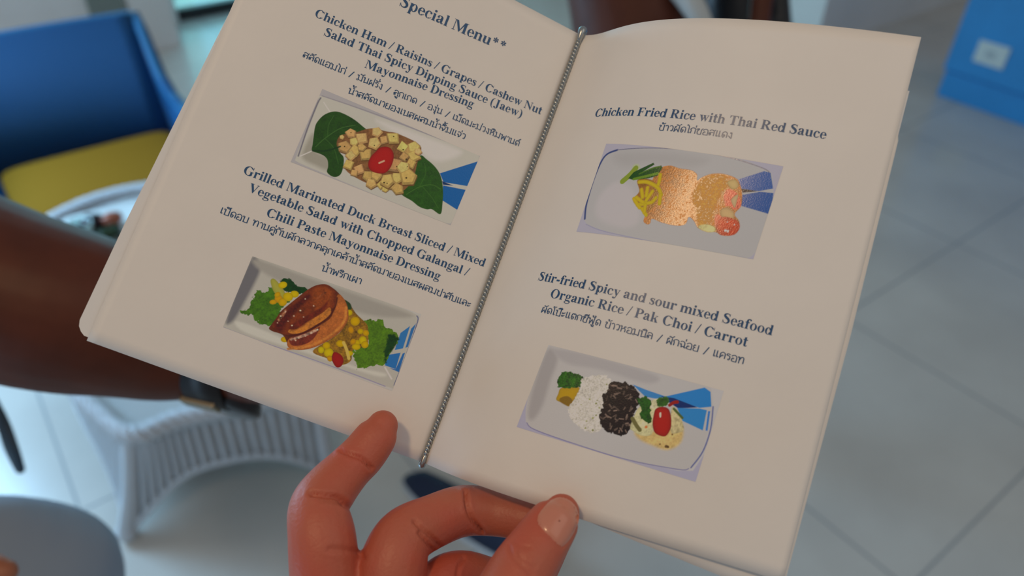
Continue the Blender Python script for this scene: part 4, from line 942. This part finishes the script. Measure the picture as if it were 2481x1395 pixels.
# --- lettering
TXT = {
 'special': ('L', [('**Special Menu**', 0, 44.54, 130.31, 75.74, 132.09, 'Special Menu')]),
 'ham salad': ('L', [('Chicken Ham / Raisins / Grapes / Cashew Nut', 0, 22.35, 114.87, 99.67, 118.63), ('Salad Thai Spicy Dipping Sauce (Jaew)', 0, 27.04, 110.73, 93.9, 114.7), ('Mayonnaise Dressing', 0, 41.86, 107.11, 77.93, 110.5),
   ('สลัดแฮมไก่ / มันฝรั่ง / ลูกเกด / องุ่น / เม็ดมะม่วงหิมพานต์', 1, 23.84, 101.58, 96.53, 105.59), ('น้ำสลัดมายองเนสผสมน้ำจิ้มแจ่ว', 1, 40.17, 97.42, 79.19, 99.93)]),
 'duck breast': ('L', [('Grilled Marinated Duck Breast Sliced / Mixed', 0, 20.92, 61.35, 99.69, 64.41), ('Vegetable Salad with Chopped Galangal /', 0, 24.12, 57.0, 95.6, 59.5), ('Chili Paste Mayonnaise Dressing', 0, 31.56, 52.26, 87.59, 54.74),
   ('เป็ดอบ ทานคู่กับผักลวกคลุกเคล้าน้ำสลัดมายองเนสผสมข่าสับและ', 1, 19.3, 47.84, 100.02, 50.54), ('น้ำพริกเผา', 1, 52.64, 43.45, 65.26, 44.08)]),
 'fried rice': ('R', [('Chicken Fried Rice with Thai Red Sauce', 0, 19.79, 117.56, 90.13, 117.52), ('ข้าวผัดไก่ซอสแดง', 1, 43.45, 113.41, 65.31, 113.5)]),
 'seafood rice': ('R', [('Stir-fried Spicy and sour mixed Seafood', 0, 20.73, 62.72, 89.93, 61.42), ('Organic Rice / Pak Choi / Carrot', 0, 26.93, 58.06, 84.3, 56.79), ('ผัดโป๊ะแตกซีฟู้ด ข้าวหอมนิล / ผักฉ่อย / แครอท', 1, 25.78, 53.17, 84.74, 51.99)]),
}
def lettering(key):
    side, lines = TXT[key]; fn, nfn, W_ = PAGES[side]
    V = []; F = []; lay = []; c = 0
    for L_ in lines:
        text, thai, x0, y0, x1, y1 = L_[:6]
        q, wid = (thai_line if thai else latin_line)(text)
        lead = 0
        if len(L_) > 6:
            lead = latin_line(text[:text.index('S')])[1]; wid = latin_line(L_[6])[1]
        d = np.array([x1-x0, y1-y0]); ln_ = np.hypot(*d); sx = ln_/wid; dv = d/ln_; sy = .0172 if thai else sx
        o = np.array([x0, y0]) - dv*lead*sx
        for poly in q:
            F.append(list(range(len(V), len(V)+len(poly)))); c += 1
            for px_, py_ in poly:
                V.append(o + dv*px_*sx + np.array([0, py_*sy])); lay.append((c*7) % 16)
    V = np.array(V); s, v = V[:, 0]/W_, V[:, 1]/HP
    P = fn(s, v) + nfn(s, v)*(.00006 + np.array(lay)*2.5e-6)[:, None]
    mb = MB(); mb.v = [tuple(p_) for p_ in P]; mb.f = F
    o_ = mb.build('lettering', M_ink, pgL if side == 'L' else pgR, smooth=False)
    o_['label'] = {'special': 'bold navy heading', 'ham salad': 'navy lettering of the ham salad entry', 'duck breast': 'navy lettering of the duck breast entry', 'fried rice': 'navy lettering of the fried rice entry', 'seafood rice': 'navy lettering of the seafood rice entry'}[key]
for k in TXT: lettering(k)

# --- dish photos, printed: each painted on its own fine grid
NX, NY = 424, 200
GX, GY = np.meshgrid(np.linspace(0, 1060, NX+1), np.linspace(0, 500, NY+1))
PRINT_LIGHT = np.array([.49, .427, .367])      # light falling on the page, divided out of the picture colours
def alb(c): return np.clip((lin(c)-.007)/PRINT_LIGHT, .003, .92)
def vnoise(scale, seed):
    r = np.random.default_rng(seed); n1, n2 = int(1060/scale)+3, int(500/scale)+3
    g = r.random((n2, n1)); x, y = GX/scale, GY/scale; i, j = x.astype(int), y.astype(int); fx, fy = x-i, y-j
    fx, fy = fx*fx*(3-2*fx), fy*fy*(3-2*fy)
    return (g[j, i]*(1-fx)+g[j, i+1]*fx)*(1-fy)+(g[j+1, i]*(1-fx)+g[j+1, i+1]*fx)*fy
def fbm(scale, seed): return (vnoise(scale, seed)+.5*vnoise(scale/2, seed+1)+.25*vnoise(scale/4, seed+2))/1.75
def sdf(poly):
    p = np.array(poly, float); d = np.full(GX.shape, 1e12); ins = np.zeros(GX.shape, bool); n_ = len(p)
    for i in range(n_):
        a, b = p[i], p[(i+1) % n_]; e = b-a; L2 = e @ e + 1e-9
        t = np.clip(((GX-a[0])*e[0]+(GY-a[1])*e[1])/L2, 0, 1)
        d = np.minimum(d, (GX-a[0]-t*e[0])**2+(GY-a[1]-t*e[1])**2)
        cnd = (a[1] > GY) != (b[1] > GY)
        ins ^= cnd & (GX < (b[0]-a[0])*(GY-a[1])/(b[1]-a[1]+1e-12)+a[0])
    d = np.sqrt(d); return np.where(ins, -d, d)
def sdl(poly):
    p = np.array(poly, float); d = np.full(GX.shape, 1e12)
    for a, b in zip(p[:-1], p[1:]):
        e = b-a; t = np.clip(((GX-a[0])*e[0]+(GY-a[1])*e[1])/(e @ e+1e-9), 0, 1)
        d = np.minimum(d, (GX-a[0]-t*e[0])**2+(GY-a[1]-t*e[1])**2)
    return np.sqrt(d)
def paint(ops, seed):
    r = np.random.default_rng(seed); I = np.zeros(GX.shape+(3,)); sd = seed*100
    def put(d, c, soft, o, sub=1.0):
        nonlocal I, sd
        sd += 7
        if 'fr' in o: d = d + (fbm(o['fr']*1.3, sd)-.5)*o['fr']*2.2
        m_ = np.clip(.5-d/max(soft, 1.5), 0, 1); m_ = m_*m_*(3-2*m_)
        if m_.max() <= 0: return
        cc = np.broadcast_to(alb(c), I.shape).copy()
        k = np.ones(GX.shape)
        if 'n' in o: k *= 1+o['n']*1.5*(fbm(26, sd+1)-.5) + o['n']*.9*(vnoise(7, sd+2)-.5)
        if 'gr' in o: k *= 1+o['gr']*2.2*(vnoise(5, sd+3)-.5)
        if 'rim' in o: k *= 1-o['rim']*np.exp(np.minimum(d, 0)/9.0)
        cc *= np.clip(k, .1, 2.5)[..., None]
        I = I*(1-m_[..., None])+cc*m_[..., None]
    for op in ops:
        if op[0] == 'F': I[:] = alb(op[1])*(1+.03*(fbm(60, sd)-.5))[..., None]; continue
        kd, c, pts, soft, o = op
        if kd == 'B': put(sdf(cr(pts, 5, True)), c, soft, o)
        elif kd == 'P': put(sdf(pts), c, soft, o)
        elif kd == 'L': put(sdl(cr(pts, 5))-o['w']/2, c, soft, o)
        elif kd == 'C':
            for x, y, rr in pts:
                a, e = r.random()*3.14, r.uniform(.72, 1.0); dx, dy = GX-x, GY-y
                u = dx*math.cos(a)+dy*math.sin(a); w_ = -dx*math.sin(a)+dy*math.cos(a)
                f = r.uniform(.86, 1.14); put(np.hypot(u, w_/e)-rr, [min(255, q*f) for q in c], soft, o)
        elif kd == 'Q':
            for x, y, rr in pts:
                a = r.random()*1.57; nn_ = r.integers(4, 6); q = [(x+rr*1.05*math.cos(a+2*math.pi*i/nn_)*r.uniform(.85, 1.1), y+rr*1.05*math.sin(a+2*math.pi*i/nn_)*r.uniform(.85, 1.1)) for i in range(nn_)]
                f = r.uniform(.86, 1.06); w_ = r.random()
                c2 = [c[0]*f, c[1]*f*(1-.10*w_), c[2]*f*(1+.05*w_)]
                put(sdf([(px_+rr*.10, py_-rr*.14) for px_, py_ in q]), (92, 62, 34), soft*2, {})
                put(sdf(q), [q_*.80 for q_ in c2], soft, {'n': .3})
                put(sdf([(x+(px_-x)*.80-rr*.08, y+(py_-y)*.80+rr*.10) for px_, py_ in q]), c2, soft*1.4, {'n': .2})
        elif kd == 'G':
            pp = cr(pts, 4, True); D0 = None; x0, y0 = pp.min(0); x1, y1 = pp.max(0); cnt = 0
            msk = sdf(pp)
            while cnt < o['cnt']:
                x, y = r.uniform(x0, x1), r.uniform(y0, y1)
                if msk[min(NY, int(y/2.5)), min(NX, int(x/2.5))] > 0: continue
                a = r.random()*6.28; l_ = o['len']*r.uniform(.5, 1)/2; f = r.uniform(.45, 1.15)
                put(sdl([(x-l_*math.cos(a), y-l_*math.sin(a)), (x+l_*math.cos(a), y+l_*math.sin(a))])-o['w']*r.uniform(.3, .55), [q*f for q in c], soft, {}); cnt += 1
    return np.clip(I, .002, .95)
def photo(name, side, quad, ops, seed, label):
    fn, nfn, W_ = PAGES[side]; TL_, TR_, BR_, BL_ = [np.array(q) for q in quad]
    a, b = (GX/1060)[..., None], (GY/500)[..., None]
    mm = (TL_*(1-a)+TR_*a)*b+(BL_*(1-a)+BR_*a)*(1-b); s, v = mm[..., 0]/W_, mm[..., 1]/HP
    P = (fn(s, v)+nfn(s, v)*.00005).reshape(-1, 3); w_ = NX+1
    i, j = np.meshgrid(np.arange(NX), np.arange(NY)); k0 = (j*w_+i).ravel()
    me = bpy.data.meshes.new(name); me.from_pydata(P.tolist(), [], np.stack([k0, k0+1, k0+w_+1, k0+w_], 1).tolist())
    ca = me.color_attributes.new('print', 'FLOAT_COLOR', 'POINT')
    I = paint(ops, seed).reshape(-1, 3); ca.data.foreach_set('color', np.column_stack([I, np.ones(len(I))]).ravel().astype(np.float32))
    me.polygons.foreach_set('use_smooth', [True]*len(me.polygons)); me.materials.append(M_print); me.update()
    o = bpy.data.objects.new(name, me); col.objects.link(o); attach(o, pgL if side == 'L' else pgR); o['label'] = label
photo('dish_photo', 'L', [(32.85, 95.16), (85.65, 97.1), (84.75, 72.5), (32.44, 70.4)], PH_1, 1, 'printed photo of diced chicken salad with a tomato on green leaves')
photo('dish_photo', 'L', [(32.6, 39.59), (86.08, 42.67), (86.05, 17.17), (32.57, 17.07)], PH_2, 2, 'printed photo of glazed duck slices with corn and lettuce')
photo('dish_photo', 'R', [(28.2, 108.14), (81.08, 107.88), (79.9, 80.6), (28.38, 79.25)], PH_3, 3, 'printed photo of fried rice in red sauce with yellow strips')
photo('dish_photo', 'R', [(31.79, 44.11), (81.6, 43.7), (80.78, 18.31), (30.64, 18.98)], PH_4, 4, 'printed photo of white and black rice with tomato and broccoli')
